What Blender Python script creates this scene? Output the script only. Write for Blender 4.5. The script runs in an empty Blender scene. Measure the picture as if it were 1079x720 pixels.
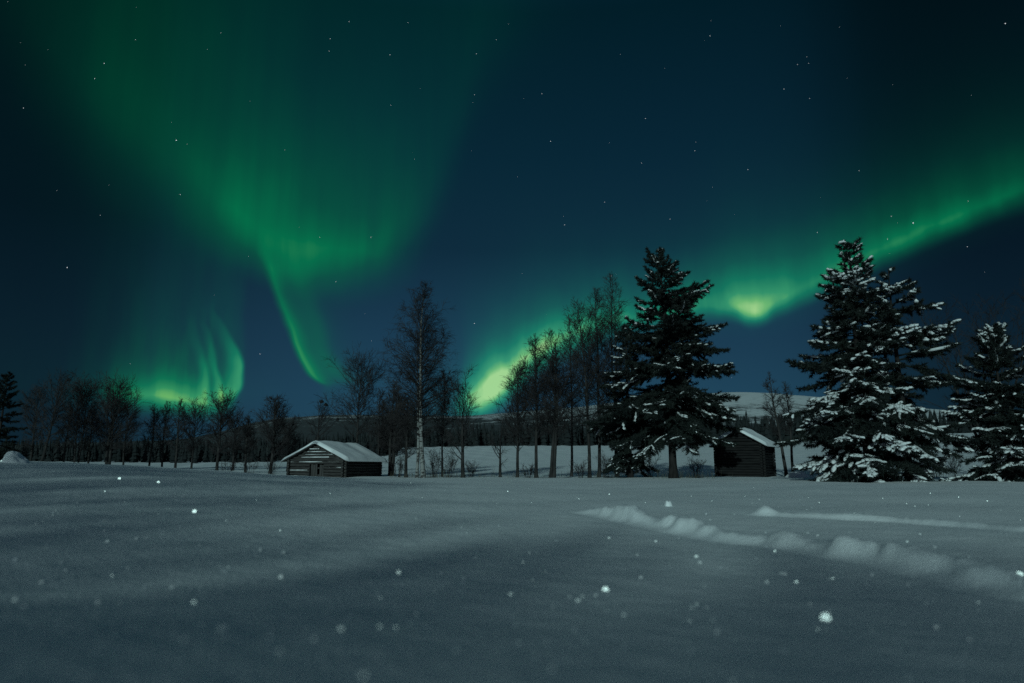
import bpy, math
import numpy as np
from mathutils import Vector

# ------------------------------------------------------------------ camera, sky, moon, exposure
scn = bpy.context.scene
col = scn.collection
EYE = 0.85                                   # camera height over the lowest field level (m)
TILT = math.radians(10.4)
CT, ST = math.cos(TILT), math.sin(TILT)
FPX = 719.0

cam_d = bpy.data.cameras.new("camera")
cam = bpy.data.objects.new("camera", cam_d)
col.objects.link(cam)
cam.location = (0, 0, EYE)
cam.rotation_euler = (math.pi / 2 + TILT, 0, 0)
cam_d.lens = 24.0
cam_d.sensor_width = 36.0
cam_d.clip_start = 0.05
cam_d.clip_end = 12000
cam_d.dof.use_dof = True
cam_d.dof.focus_distance = 44.0
cam_d.dof.aperture_fstop = 0.8
scn.camera = cam

MOON_EL = math.radians(16.0)
MOON_AZ = math.radians(-163.0)               # compass style: 0 = straight ahead (+Y), negative = to the left
moon_vec = Vector((math.sin(MOON_AZ) * math.cos(MOON_EL), math.cos(MOON_AZ) * math.cos(MOON_EL), math.sin(MOON_EL)))
sun_d = bpy.data.lights.new("moon", 'SUN')
sun_d.energy = 1.52
sun_d.color = (0.65, 0.97, 0.94)
sun_d.angle = math.radians(0.53)
sun = bpy.data.objects.new("moon", sun_d)
sun.rotation_euler = (-moon_vec).to_track_quat('-Z', 'Y').to_euler()
sun.location = (-20, -20, 30)
col.objects.link(sun)

vs = scn.view_settings
vs.view_transform = 'Standard'
vs.look = 'None'
vs.exposure = 0.0
vs.gamma = 1.0
vs.use_curve_mapping = False
scn.render.engine = 'CYCLES'
scn.cycles.use_denoising = False
scn.cycles.max_bounces = 5
scn.cycles.diffuse_bounces = 2
scn.cycles.caustics_reflective = False
scn.cycles.caustics_refractive = False


def azel(px, py):
    """sky direction (azimuth, elevation in degrees) of a spot measured on the photograph"""
    a, b = px - 539.5, 360.0 - py
    x, y, z = a, FPX * CT - b * ST, FPX * ST + b * CT
    return math.degrees(math.atan2(x, y)), math.degrees(math.atan2(z, math.hypot(x, y)))


world = bpy.data.worlds.new("World")
scn.world = world
world.use_nodes = True
wt = world.node_tree
wt.nodes.clear()


class E:
    """arithmetic on shader sockets"""
    def __init__(self, s): self.s = s
    @staticmethod
    def m(op, *a, clamp=False):
        n = wt.nodes.new('ShaderNodeMath'); n.operation = op; n.use_clamp = clamp
        for i, v in enumerate(a):
            if isinstance(v, E): wt.links.new(v.s, n.inputs[i])
            else: n.inputs[i].default_value = float(v)
        return E(n.outputs[0])
    def __add__(s, o): return E.m('ADD', s, o)
    __radd__ = __add__
    def __sub__(s, o): return E.m('SUBTRACT', s, o)
    def __rsub__(s, o): return E.m('SUBTRACT', o, s)
    def __mul__(s, o): return E.m('MULTIPLY', s, o)
    __rmul__ = __mul__
    def __truediv__(s, o): return E.m('DIVIDE', s, o)
    def __rtruediv__(s, o): return E.m('DIVIDE', o, s)


def ex(a): return E.m('EXPONENT', a)
def mx(a, b): return E.m('MAXIMUM', a, b)
def mn(a, b): return E.m('MINIMUM', a, b)


def sstep(a, b, x):
    n = wt.nodes.new('ShaderNodeMapRange'); n.interpolation_type = 'SMOOTHSTEP'; n.clamp = True
    wt.links.new(x.s, n.inputs['Value'])
    for k, v in (('From Min', a), ('From Max', b)):
        if isinstance(v, E): wt.links.new(v.s, n.inputs[k])
        else: n.inputs[k].default_value = v
    return E(n.outputs[0])


def fcurve(x, pts):
    """smooth curve through pts, as a node"""
    xs = [p[0] for p in pts]; ys = [p[1] for p in pts]
    x0, x1, y0, y1 = min(xs), max(xs), min(ys), max(ys)
    if y1 - y0 < 1e-9: y1 = y0 + 1
    u = E.m('MULTIPLY', x - x0, 1.0 / (x1 - x0), clamp=True)
    n = wt.nodes.new('ShaderNodeFloatCurve')
    c = n.mapping.curves[0]
    q = sorted(((a - x0) / (x1 - x0), (b - y0) / (y1 - y0)) for a, b in pts)
    c.points[0].location = q[0]; c.points[1].location = q[-1]
    for a, b in q[1:-1]: c.points.new(a, b)
    for p in c.points: p.handle_type = 'AUTO_CLAMPED'
    n.mapping.update()
    wt.links.new(u.s, n.inputs['Value'])
    return E(n.outputs[0]) * (y1 - y0) + y0


def noise1(vec_xyz, scale, detail=2.0):
    c = wt.nodes.new('ShaderNodeCombineXYZ')
    for i, v in enumerate(vec_xyz):
        if isinstance(v, E): wt.links.new(v.s, c.inputs[i])
        else: c.inputs[i].default_value = v
    n = wt.nodes.new('ShaderNodeTexNoise')
    n.inputs['Scale'].default_value = scale
    n.inputs['Detail'].default_value = detail
    wt.links.new(c.outputs[0], n.inputs['Vector'])
    return E(n.outputs['Fac'])


def ramp(x, stops):
    n = wt.nodes.new('ShaderNodeValToRGB')
    r = n.color_ramp; r.interpolation = 'B_SPLINE' if False else 'LINEAR'
    r.elements[0].position = stops[0][0]; r.elements[0].color = (*stops[0][1], 1)
    r.elements[1].position = stops[-1][0]; r.elements[1].color = (*stops[-1][1], 1)
    for p, c in stops[1:-1]:
        e = r.elements.new(p); e.color = (*c, 1)
    wt.links.new(x.s, n.inputs[0])
    return n.outputs[0]


def cmix(a, b, op, fac=1.0):
    n = wt.nodes.new('ShaderNodeMix'); n.data_type = 'RGBA'; n.blend_type = op; n.clamp_result = False
    n.inputs[0].default_value = fac
    for i, v in ((6, a), (7, b)):
        if hasattr(v, 'is_linked') or hasattr(v, 'node'): wt.links.new(v, n.inputs[i])
        else: n.inputs[i].default_value = (*v, 1)
    return n.outputs[2]


def scale_col(c, f):
    n = wt.nodes.new('ShaderNodeVectorMath'); n.operation = 'SCALE'
    if isinstance(c, tuple): n.inputs[0].default_value = c
    else: wt.links.new(c, n.inputs[0])
    if isinstance(f, E): wt.links.new(f.s, n.inputs['Scale'])
    else: n.inputs['Scale'].default_value = f
    return n.outputs[0]


tc = wt.nodes.new('ShaderNodeTexCoord')
sep = wt.nodes.new('ShaderNodeSeparateXYZ')
wt.links.new(tc.outputs['Generated'], sep.inputs[0])
dx, dy, dz = (E(sep.outputs[i]) for i in range(3))
AZ0 = E.m('ARCTAN2', dx, dy) * 57.29578
EL0 = E.m('ARCSINE', mn(mx(dz, -1), 1)) * 57.29578
# slow wobble so that no edge is a clean curve
nz = wt.nodes.new('ShaderNodeTexNoise'); nz.inputs['Scale'].default_value = 7.0; nz.inputs['Detail'].default_value = 3.0
wt.links.new(tc.outputs['Generated'], nz.inputs['Vector'])
nsep = wt.nodes.new('ShaderNodeSeparateColor'); wt.links.new(nz.outputs['Color'], nsep.inputs[0])
AZ = AZ0 + (E(nsep.outputs[0]) - 0.5) * 2.2
EL = EL0 + (E(nsep.outputs[1]) - 0.5) * 2.0


def band(edge_px, amp_px, decay_px, rise_px, plat=0.0, az=AZ, el=EL):
    """a curtain: sharp lower edge, long fade upwards.  all control points come from photo spots, turned into az/el"""
    edge = fcurve(az, [azel(x, y) for x, y in edge_px])
    ymid = sum(y for _, y in edge_px) / len(edge_px)
    amp = fcurve(az, [(azel(x, ymid)[0], v) for x, v in amp_px])
    dec = fcurve(az, [(azel(x, ymid)[0], v * 0.075) for x, v in decay_px])
    ris = fcurve(az, [(azel(x, ymid)[0], v * 0.075) for x, v in rise_px])
    d = el - edge
    pl = fcurve(az, [(azel(x, ymid)[0], v * 0.075) for x, v in plat]) if isinstance(plat, list) else plat * 0.075
    g = sstep(0 - ris, ris, d) * ex(0 - mx(d - pl, 0) / dec)
    return amp * g, d


# fine vertical ray structure (varies along azimuth, hardly with elevation)
rays = noise1((AZ * 1.0, EL * 0.06, 0), 0.55, 3.0)
rays_s = sstep(0.28, 0.72, rays)
rays_b = noise1((AZ0 * 1.0, EL0 * 0.10, 3.0), 0.22, 2.0)

# A: the large fold, upper left
A, dA = band([(-160, -200), (-60, -60), (0, 15), (60, 86), (110, 144), (190, 210), (250, 258), (290, 284), (340, 297), (390, 291), (425, 270),
              (450, 232), (475, 170), (520, 60), (640, -60)],
             [(-160, 0.0), (-40, 0.04), (30, 0.08), (80, 0.13), (120, 0.19), (190, 0.285), (250, 0.41), (300, 0.50), (345, 0.53), (390, 0.52),
              (425, 0.36), (450, 0.20), (475, 0.10), (540, 0.04), (620, 0.0)],
             [(-160, 120), (60, 160), (120, 190), (190, 165), (250, 125), (300, 98), (340, 78), (380, 80), (410, 90), (430, 95), (450, 105), (480, 130), (620, 150)],
             [(-160, 80), (60, 85), (190, 66), (250, 44), (300, 30), (350, 34), (400, 40), (440, 56), (620, 90)],
             [(-160, 20), (190, 26), (300, 36), (380, 30), (430, 10), (620, 10)])
patchy = sstep(0.25, 0.75, noise1((AZ0 * 0.6, EL0 * 0.35, 7.0), 0.13, 3.0))
fine_r = sstep(0.3, 0.7, noise1((AZ0, EL0 * 0.05, 11.0), 1.1, 2.0))
A = A * (0.87 + 0.12 * rays_s + 0.05 * fine_r) * (0.68 + 0.56 * patchy)
# a broad faint veil above and right of it
Veil = fcurve(AZ0, [(-60, 0.0), (-38, 0.02), (-22, 0.05), (-10, 0.035), (0, 0.02), (14, 0.012), (30, 0.008), (50, 0.0)]) * sstep(8, 24, EL0)
# B: the narrow tail hanging from the fold (a curve x(el))
elB = [(275, 268), (281, 290), (290, 320), (300, 348), (312, 372), (326, 390), (342, 404)]
cB = fcurve(EL, [(azel(x, y)[1], azel(x, y)[0]) for x, y in elB])
aB = fcurve(EL, [(azel(300, 435)[1], 0.0), (azel(300, 410)[1], 0.05), (azel(300, 398)[1], 0.34), (azel(300, 380)[1], 0.55), (azel(300, 350)[1], 0.47),
                 (azel(300, 320)[1], 0.36), (azel(300, 290)[1], 0.26), (azel(300, 265)[1], 0.05), (azel(300, 240)[1], 0.0)])
dB = AZ - cB
Bs = aB * 1.22 * sstep(-0.40, 0.55, dB) * (0.64 * ex(0 - mx(dB - 0.35, 0) / 0.55) + 0.46 * ex(0 - mx(dB, 0) * mx(dB, 0) / 11.0) + 0.20 * ex(0 - (dB - 2.5) * (dB - 2.5) / 0.7))
# C: low swirl on the left
C1, dC = band([(60, 419), (110, 424), (150, 429), (190, 433), (225, 436), (245, 428), (262, 424), (300, 420)],
              [(60, 0.0), (100, 0.06), (125, 0.34), (155, 0.50), (190, 0.54), (215, 0.50), (236, 0.30), (250, 0.05), (300, 0.0)],
              [(60, 22), (130, 17), (190, 15), (230, 18), (300, 18)],
              [(60, 14), (300, 14)], 10)
C2, _ = band([(60, 425), (250, 430), (300, 420)], [(60, 0.02), (110, 0.14), (160, 0.33), (215, 0.40), (236, 0.38), (250, 0.18), (260, 0.0), (300, 0.0)],
             [(60, 66), (300, 70)], [(60, 20), (300, 20)], 12)


def wisp(pts, amps, w_l, w_r):
    c = fcurve(EL, [(azel(x, y)[1], azel(x, y)[0]) for x, y in pts])
    xm = pts[0][0]
    a = fcurve(EL, [(azel(xm, y)[1], v) for y, v in amps])
    d = AZ - c
    return a * sstep(-w_l, 0.0, d) * (1 - sstep(0.0, w_r, d))


C2 = C2 * (0.72 + 0.5 * sstep(0.3, 0.7, noise1((AZ0, EL0 * 0.18, 21.0), 0.75, 3.0)))
W1 = wisp([(244, 424), (250, 404), (251, 385), (247, 366), (238, 346), (224, 322)],
          [(438, 0.0), (425, 0.12), (408, 0.46), (390, 0.50), (370, 0.36), (350, 0.16), (328, 0.05), (305, 0.0)], 1.25, 0.45)
W2 = wisp([(236, 425), (231, 405), (226, 385), (222, 362), (214, 335)],
          [(438, 0.0), (425, 0.14), (400, 0.26), (370, 0.19), (345, 0.08), (320, 0.0)], 0.7, 0.4)
W3 = wisp([(216, 425), (216, 400), (214, 380), (209, 360), (202, 335)],
          [(438, 0.0), (420, 0.15), (395, 0.24), (370, 0.15), (345, 0.06), (320, 0.0)], 0.8, 0.45)
# D + E: the band that comes up behind the trees and leaves on the right
D1, dD = band([(440, 462), (470, 448), (490, 436), (508, 430), (525, 421), (540, 410), (553, 397), (568, 384), (600, 368), (650, 352), (700, 342), (745, 332),
               (772, 331), (795, 337), (820, 326), (850, 313), (920, 280), (1000, 244), (1079, 207), (1200, 150)],
              [(440, 0.0), (476, 0.10), (488, 0.45), (500, 0.82), (518, 0.98), (540, 0.95), (556, 0.93), (575, 0.86), (610, 0.70), (660, 0.58), (720, 0.58), (755, 0.66),
               (775, 0.72), (797, 0.78), (825, 0.58), (850, 0.57), (920, 0.54), (1000, 0.48), (1079, 0.41), (1200, 0.10)],
              [(440, 30), (495, 30), (520, 31), (560, 33), (610, 32), (700, 30), (750, 34), (795, 36), (850, 34), (920, 29), (1079, 28), (1200, 34)],
              [(440, 12), (500, 14), (540, 22), (570, 20), (650, 18), (740, 16), (795, 12), (850, 12), (920, 13), (1079, 16), (1200, 40)],
              [(440, 8), (500, 20), (530, 26), (560, 18), (610, 12), (720, 8), (780, 6), (800, 5), (850, 12), (1079, 10)])
D1 = D1 * (0.90 + 0.18 * rays_s) * (0.90 + 0.17 * sstep(0.3, 0.7, noise1((AZ0, EL0 * 0.7, 1.7), 0.42, 3.0)))
D2, _ = band([(440, 445), (520, 420), (600, 370), (750, 335), (795, 330), (920, 275), (1079, 205), (1200, 150)],
             [(440, 0.0), (480, 0.12), (520, 0.16), (600, 0.12), (700, 0.12), (795, 0.15), (900, 0.12), (1079, 0.09), (1200, 0.0)],
             [(440, 60), (1200, 62)], [(440, 30), (1200, 40)])
# the bright tip where the band kinks
ta, te = azel(795, 322)
kx = (AZ0 - ta) / 2.3
Tip = ex(0 - kx * kx) * sstep(azel(795, 342)[1], azel(795, 322)[1], EL0 - E.m('ABSOLUTE', kx) * 1.3) * ex(0 - mx(EL0 - te, 0) / 2.6) * 0.30
# more of the display overhead and behind (out of this view, it lights the snow)
back = fcurve(AZ0, [(-180, 0.0), (-120, 0.02), (-60, 0.02), (-42, 0.0), (42, 0.0), (70, 0.02), (130, 0.02), (180, 0.0)]) * sstep(10, 30, EL0) * (0.5 + rays_b)
over = sstep(42, 62, EL0) * 0.03

I1 = A + Bs + Veil + C2 + over + back
I2 = C1 + W1 + W2 + W3 + D1 + D2 + Tip
STOPS = [(0.0, (0, 0, 0)), (0.12, (0.0, 0.020, 0.010)), (0.30, (0.0, 0.062, 0.024)), (0.50, (0.0, 0.142, 0.049)),
         (0.70, (0.026, 0.255, 0.082)), (0.85, (0.13, 0.42, 0.10)), (1.0, (0.33, 0.60, 0.19))]
aur = ramp(E.m('ADD', I1, I2, clamp=True), STOPS)

# night sky under the aurora: blue, brightest low down, a little darker to both sides
gr = ramp(E.m('MULTIPLY', EL0, 1 / 60.0, clamp=True),
          [(0.0, (0.0165, 0.062, 0.105)), (0.10, (0.0140, 0.056, 0.099)), (0.18, (0.0104, 0.042, 0.080)), (0.30, (0.0046, 0.0205, 0.044)), (0.42, (0.0025, 0.0160, 0.034)),
           (0.60, (0.0006, 0.0100, 0.0190)), (0.8, (0.003, 0.018, 0.042)), (1.0, (0.005, 0.025, 0.06))])
side = fcurve(AZ0, [(-180, 0.9), (-90, 0.7), (-50, 0.3), (-38, 0.26), (-28, 0.52), (-16, 0.90), (-5, 1.0), (6, 1.0), (18, 0.95), (28, 0.55), (38, 0.28), (50, 0.3), (90, 0.7), (180, 0.9)])
gr = scale_col(gr, side * (1 - 0.75 * E.m('MULTIPLY', I1, 1.6, clamp=True)))
nish = wt.nodes.new('ShaderNodeTexSky')
nish.sky_type = 'NISHITA'
nish.sun_disc = False
nish.sun_elevation = MOON_EL
nish.sun_rotation = MOON_AZ % (2 * math.pi)
nish_c = cmix(scale_col(nish.outputs[0], 0.0004), (0.2, 0.6, 1.0), 'MULTIPLY')
dm = (dx * moon_vec.x + dy * moon_vec.y + dz * moon_vec.z)
glow = scale_col((0.072, 0.056, 0.058), E.m('POWER', mx(dm, 0), 3.0))
sky_c = cmix(cmix(cmix(gr, nish_c, 'ADD'), aur, 'ADD'), glow, 'ADD')
bg = wt.nodes.new('ShaderNodeBackground')
bg.inputs['Strength'].default_value = 1.0
wt.links.new(sky_c, bg.inputs['Color'])
wo = wt.nodes.new('ShaderNodeOutputWorld')
wt.links.new(bg.outputs[0], wo.inputs['Surface'])
world.cycles.sampling_method = 'MANUAL'
world.cycles.sample_map_resolution = 512


# ------------------------------------------------------------------ helpers
def solve_z(py, Y):
    """height above the eye of a point at depth Y that shows in photo row py"""
    q = (360.0 - py) / FPX
    return Y * (ST + q * CT) / (CT - q * ST)


def X_of(px, Y, zeta=0.0):
    return (px - 539.5) / FPX * (Y * CT + zeta * ST)


def sm(a, b, x):
    t = np.clip((np.asarray(x, float) - a) / (b - a), 0, 1)
    return t * t * (3 - 2 * t)


_prng = np.random.default_rng(5)
_waves = [(_prng.uniform(0.10, 0.9), _prng.uniform(0, 6.28), _prng.uniform(0, 6.28)) for _ in range(14)]


def undulate(X, Y):
    s = np.zeros_like(X)
    for k, a, p in _waves:
        s = s + np.sin((X * math.cos(a) + Y * math.sin(a)) * k * 2.2 + p + 0.6 * np.sin(X * k * 0.9 + p)) / (1 + 3 * k)
    return s


def value_noise(X, Y, f, seed):
    """smooth 2-D value noise in [-1, 1]"""
    x, y = X * f, Y * f
    xi, yi = np.floor(x).astype(np.int64), np.floor(y).astype(np.int64)
    fx, fy = x - xi, y - yi
    fx, fy = fx * fx * (3 - 2 * fx), fy * fy * (3 - 2 * fy)
    def hsh(a, b):
        n = (a * 374761393 + b * 668265263 + seed * 974711) & 0x7fffffff
        n = ((n ^ (n >> 13)) * 1274126177) & 0x7fffffff
        return ((n ^ (n >> 16)) & 0xffff) / 32767.5 - 1
    return (hsh(xi, yi) * (1 - fx) + hsh(xi + 1, yi) * fx) * (1 - fy) + (hsh(xi, yi + 1) * (1 - fx) + hsh(xi + 1, yi + 1) * fx) * fy


def ground_base(X, Y):
    X = np.asarray(X, float); Y = np.asarray(Y, float)
    R = np.hypot(X, Y)
    pxe = 539.5 + 731.0 * np.where(Y > 0.2, X / np.maximum(Y, 0.2), np.sign(X) * 3)
    z = np.full_like(R, 0.13)
    # the drift the camera is set into
    z = z + 0.60 * np.exp(-(((Y + 1.5) / 3.5) ** 2 + ((X + 0.2) / 6.5) ** 2))
    z = z - 0.075 * np.clip(X, -4, 4) * np.exp(-((Y - 0.5) / 3.2) ** 2)
    # low swell on the left
    L = np.interp(pxe, [-400, 0, 75, 150, 230, 300, 400, 480, 560], [0.98, 0.89, 0.84, 0.73, 0.57, 0.42, 0.18, 0.04, 0.0])
    z = z + L * sm(3, 22, R) * (1 - sm(26, 46, R))
    # far field climbing to the forest
    top = np.interp(pxe, [-400, 0, 200, 330, 420, 520, 700, 850, 1000, 1500], [3.2, 3.0, 3.0, 4.0, 7.6, 8.3, 8.4, 9.2, 11.0, 11.5])
    t = np.clip((R - 58) / (255 - 58), 0, None)
    z = z + np.where(t < 1, top * np.minimum(t, 1) ** 1.25, top + (R - 255) * 0.012)
    z = z + 0.018 * undulate(X, Y) * sm(1.0, 6, R) * (1 + 3 * sm(60, 150, R))
    return z


def ground_hit(px, py):
    a, b = px - 539.5, 360.0 - py
    d = np.array([a, FPX * CT - b * ST, FPX * ST + b * CT]); d /= np.linalg.norm(d)
    t = np.geomspace(0.5, 300, 6000)
    P = d[None] * t[:, None] + np.array([0, 0, EYE])
    below = P[:, 2] < ground_base(P[:, 0], P[:, 1])
    i = int(np.argmax(below)) if below.any() else len(t) - 1
    return P[i]


# ploughed snow ridges (track) in the right foreground: photo spots -> points on the ground, with a height each
RIDGES = []
for spots, width in (([(606, 538, .00), (628, 541, .06), (650, 545, .15), (663, 547, .19), (674, 550, .09), (692, 553, .03), (704, 555, .10), (722, 559, .12), (745, 564, .10),
                       (765, 568, .06), (790, 571, .045), (812, 572, .07), (828, 574, .13), (838, 576, .11), (852, 578, .05), (868, 580, .06), (885, 583, .11), (905, 586, .12),
                       (925, 589, .10), (948, 593, .115), (968, 597, .10), (1000, 603, .105), (1030, 610, .085), (1055, 616, .075), (1090, 626, .05)], 0.13),
                     ([(796, 541, .02), (806, 542, .09), (822, 543, .03), (850, 544, .03), (872, 545, .045), (905, 547, .065), (940, 549, .055), (1000, 553, .04), (1079, 559, .03)], 0.11)):
    spots = [(x, y, h * 1.18) for x, y, h in spots]
    P = np.array([ground_hit(x, y) for x, y, _ in spots])
    RIDGES.append((P[:, :2], np.array([h for _, _, h in spots]), width))


def ridge_height(X, Y):
    out = np.zeros_like(X)
    near = (Y > 1.5) & (Y < 16)
    if not near.any(): return out
    Q = np.stack([X[near], Y[near]], -1)
    acc = np.zeros(len(Q))
    for P, H, w in RIDGES:
        best = np.full(len(Q), 1e9); bh = np.zeros(len(Q)); side = np.zeros(len(Q))
        for i in range(len(P) - 1):
            a, b = P[i], P[i + 1]
            ab = b - a; L2 = ab @ ab
            t = np.clip(((Q - a) @ ab) / L2, 0, 1)
            dv = Q - (a + t[:, None] * ab)
            d = np.hypot(dv[:, 0], dv[:, 1])
            s = np.sign(ab[0] * dv[:, 1] - ab[1] * dv[:, 0])
            m = d < best
            best[m] = d[m]; bh[m] = (H[i] + (H[i + 1] - H[i]) * t)[m]; side[m] = s[m]
        nn = value_noise(Q[:, 0], Q[:, 1], 3.7, 3) * 0.45 + value_noise(Q[:, 0] * 1.3 + Q[:, 1], Q[:, 1] - Q[:, 0] * .7, 8.3, 4) * 0.28 + value_noise(Q[:, 0], Q[:, 1], 19., 14) * 0.12
        best = np.maximum(best + 0.05 * value_noise(Q[:, 0], Q[:, 1], 4.0, 9), 0)
        ww = np.where(side > 0, w * 1.8, w * 0.72)
        prof = np.exp(-(best / ww) ** 2)
        acc += bh * prof * (1 + 0.55 * nn) - 0.018 * np.exp(-((best - 2.1 * w) / (0.8 * w)) ** 2) * (bh > 0.02) * sm(0, .05, bh)
    out[near] = acc
    return out


def ground_z(X, Y):
    X = np.atleast_1d(np.asarray(X, float)); Y = np.atleast_1d(np.asarray(Y, float))
    return ground_base(X, Y) + ridge_height(X, Y)


def gz(x, y): return float(ground_base(np.array([x]), np.array([y]))[0])


def mk(name, verts, faces_list, mat, parent=None, smooth=True, mats=None, midx=None):
    me = bpy.data.meshes.new(name)
    verts = np.ascontiguousarray(verts, dtype=np.float32)
    me.vertices.add(len(verts))
    me.vertices.foreach_set('co', verts.ravel())
    faces_list = [np.asarray(f, dtype=np.int32) for f in faces_list if len(f)]
    loops = np.concatenate([f.ravel() for f in faces_list])
    sizes = np.concatenate([np.full(len(f), f.shape[1], dtype=np.int32) for f in faces_list])
    starts = np.concatenate([[0], np.cumsum(sizes)[:-1]]).astype(np.int32)
    me.loops.add(len(loops)); me.loops.foreach_set('vertex_index', loops)
    me.polygons.add(len(sizes)); me.polygons.foreach_set('loop_start', starts)
    me.polygons.foreach_set('use_smooth', np.full(len(sizes), smooth, dtype=bool))
    me.update(calc_edges=True)
    if mats:
        for m in mats: me.materials.append(m)
        me.polygons.foreach_set('material_index', np.asarray(midx, dtype=np.int32))
    elif mat: me.materials.append(mat)
    o = bpy.data.objects.new(name, me)
    col.objects.link(o)
    if parent is not None: o.parent = parent
    return o


def thing(name, label, cat, loc=(0, 0, 0), rz=0.0, group=None):
    o = bpy.data.objects.new(name, None)
    col.objects.link(o)
    o.location = loc; o.rotation_euler = (0, 0, rz)
    o.empty_display_size = 0.3
    o['label'] = label; o['category'] = cat
    if group: o['group'] = group
    return o


def tag(o, label=None, cat=None, group=None, kind=None):
    for k, v in (('label', label), ('category', cat), ('group', group), ('kind', kind)):
        if v: o[k] = v
    return o


class Geo:
    """collects vertices and faces for one mesh"""
    def __init__(s): s.v = []; s.f = {}; s.n = 0
    def add(s, v, f):
        v = np.asarray(v, float).reshape(-1, 3); f = np.asarray(f)
        s.v.append(v); s.f.setdefault(f.shape[1], []).append(f + s.n); s.n += len(v)
    def box(s, lo, hi):
        x0, y0, z0 = lo; x1, y1, z1 = hi
        s.add([(x0, y0, z0), (x1, y0, z0), (x1, y1, z0), (x0, y1, z0), (x0, y0, z1), (x1, y0, z1), (x1, y1, z1), (x0, y1, z1)],
              [(0, 3, 2, 1), (4, 5, 6, 7), (0, 1, 5, 4), (1, 2, 6, 5), (2, 3, 7, 6), (3, 0, 4, 7)])
    def build(s, name, mat, parent=None, smooth=True):
        return mk(name, np.concatenate(s.v), [np.concatenate(x) for x in s.f.values()], mat, parent, smooth)


def nrm(a): return a / np.maximum(np.linalg.norm(a, axis=-1, keepdims=True), 1e-9)


def tubes(P, R, sides, geo, cap=False):
    """P (n,m,3), R (n,m): tapered tubes"""
    n, m, _ = P.shape
    T = nrm(np.gradient(P, axis=1))
    ref = np.where(np.abs(T[..., 2:3]) > 0.85, np.array([1.0, 0.13, 0.0]), np.array([0.0, 0.0, 1.0]))
    U = nrm(np.cross(T, ref)); V = np.cross(T, U)
    a = np.arange(sides) * 2 * math.pi / sides
    ring = P[:, :, None] + R[:, :, None, None] * (U[:, :, None] * np.cos(a)[None, None, :, None] + V[:, :, None] * np.sin(a)[None, None, :, None])
    idx = np.arange(n * m * sides).reshape(n, m, sides)
    q = np.stack([idx[:, :-1], np.roll(idx, -1, 2)[:, :-1], np.roll(idx, -1, 2)[:, 1:], idx[:, 1:]], -1).reshape(-1, 4)
    geo.add(ring.reshape(-1, 3), q)


def grow(P0, D, L, nseg, curl, grav, rng):
    """n wandering curves"""
    n = len(P0)
    P = np.zeros((n, nseg + 1, 3)); P[:, 0] = P0
    D = nrm(D); step = (L / nseg)[:, None]
    for i in range(nseg):
        D = D + rng.normal(0, curl, (n, 3))
        D[:, 2] += grav if np.isscalar(grav) else grav[:, i]
        D = nrm(D)
        P[:, i + 1] = P[:, i] + D * step
    return P


def along(P, idx, t):
    n, m, _ = P.shape
    f = t * (m - 1); i = np.minimum(f.astype(int), m - 2); w = (f - i)[:, None]
    a, b = P[idx, i], P[idx, i + 1]
    return a * (1 - w) + b * w, nrm(b - a)


def side_dirs(T, ang, phi):
    ref = np.where(np.abs(T[:, 2:3]) > 0.9, np.array([1.0, 0, 0]), np.array([0, 0, 1.0]))
    U = nrm(np.cross(T, ref)); V = np.cross(T, U)
    return T * np.cos(ang)[:, None] + (U * np.cos(phi)[:, None] + V * np.sin(phi)[:, None]) * np.sin(ang)[:, None]


# ------------------------------------------------------------------ materials
def mat(name):
    m = bpy.data.materials.new(name); m.use_nodes = True
    nt = m.node_tree
    return m, nt, nt.nodes['Principled BSDF']


def node(nt, t, **kw):
    n = nt.nodes.new(t)
    for k, v in kw.items(): setattr(n, k, v)
    return n


def noise_mat(name, c1, c2, scale, rough=0.9, stretch=(1, 1, 1), detail=4, lo=0.35, hi=0.65, bump=0.0, bscale=None, spec=0.2):
    m, nt, p = mat(name)
    tcn = node(nt, 'ShaderNodeTexCoord'); mp = node(nt, 'ShaderNodeMapping'); mp.inputs['Scale'].default_value = stretch
    nt.links.new(tcn.outputs['Object'], mp.inputs[0])
    nz_ = node(nt, 'ShaderNodeTexNoise'); nz_.inputs['Scale'].default_value = scale; nz_.inputs['Detail'].default_value = detail
    nt.links.new(mp.outputs[0], nz_.inputs['Vector'])
    r = node(nt, 'ShaderNodeValToRGB')
    r.color_ramp.elements[0].position = lo; r.color_ramp.elements[0].color = (*c1, 1)
    r.color_ramp.elements[1].position = hi; r.color_ramp.elements[1].color = (*c2, 1)
    nt.links.new(nz_.outputs['Fac'], r.inputs[0]); nt.links.new(r.outputs[0], p.inputs['Base Color'])
    p.inputs['Roughness'].default_value = rough
    p.inputs['Specular IOR Level'].default_value = spec
    if bump:
        b = node(nt, 'ShaderNodeBump'); b.inputs['Strength'].default_value = bump; b.inputs['Distance'].default_value = 0.02
        n2 = node(nt, 'ShaderNodeTexNoise'); n2.inputs['Scale'].default_value = bscale or scale; n2.inputs['Detail'].default_value = 5
        nt.links.new(mp.outputs[0], n2.inputs['Vector']); nt.links.new(n2.outputs['Fac'], b.inputs['Height'])
        nt.links.new(b.outputs[0], p.inputs['Normal'])
    return m


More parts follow.
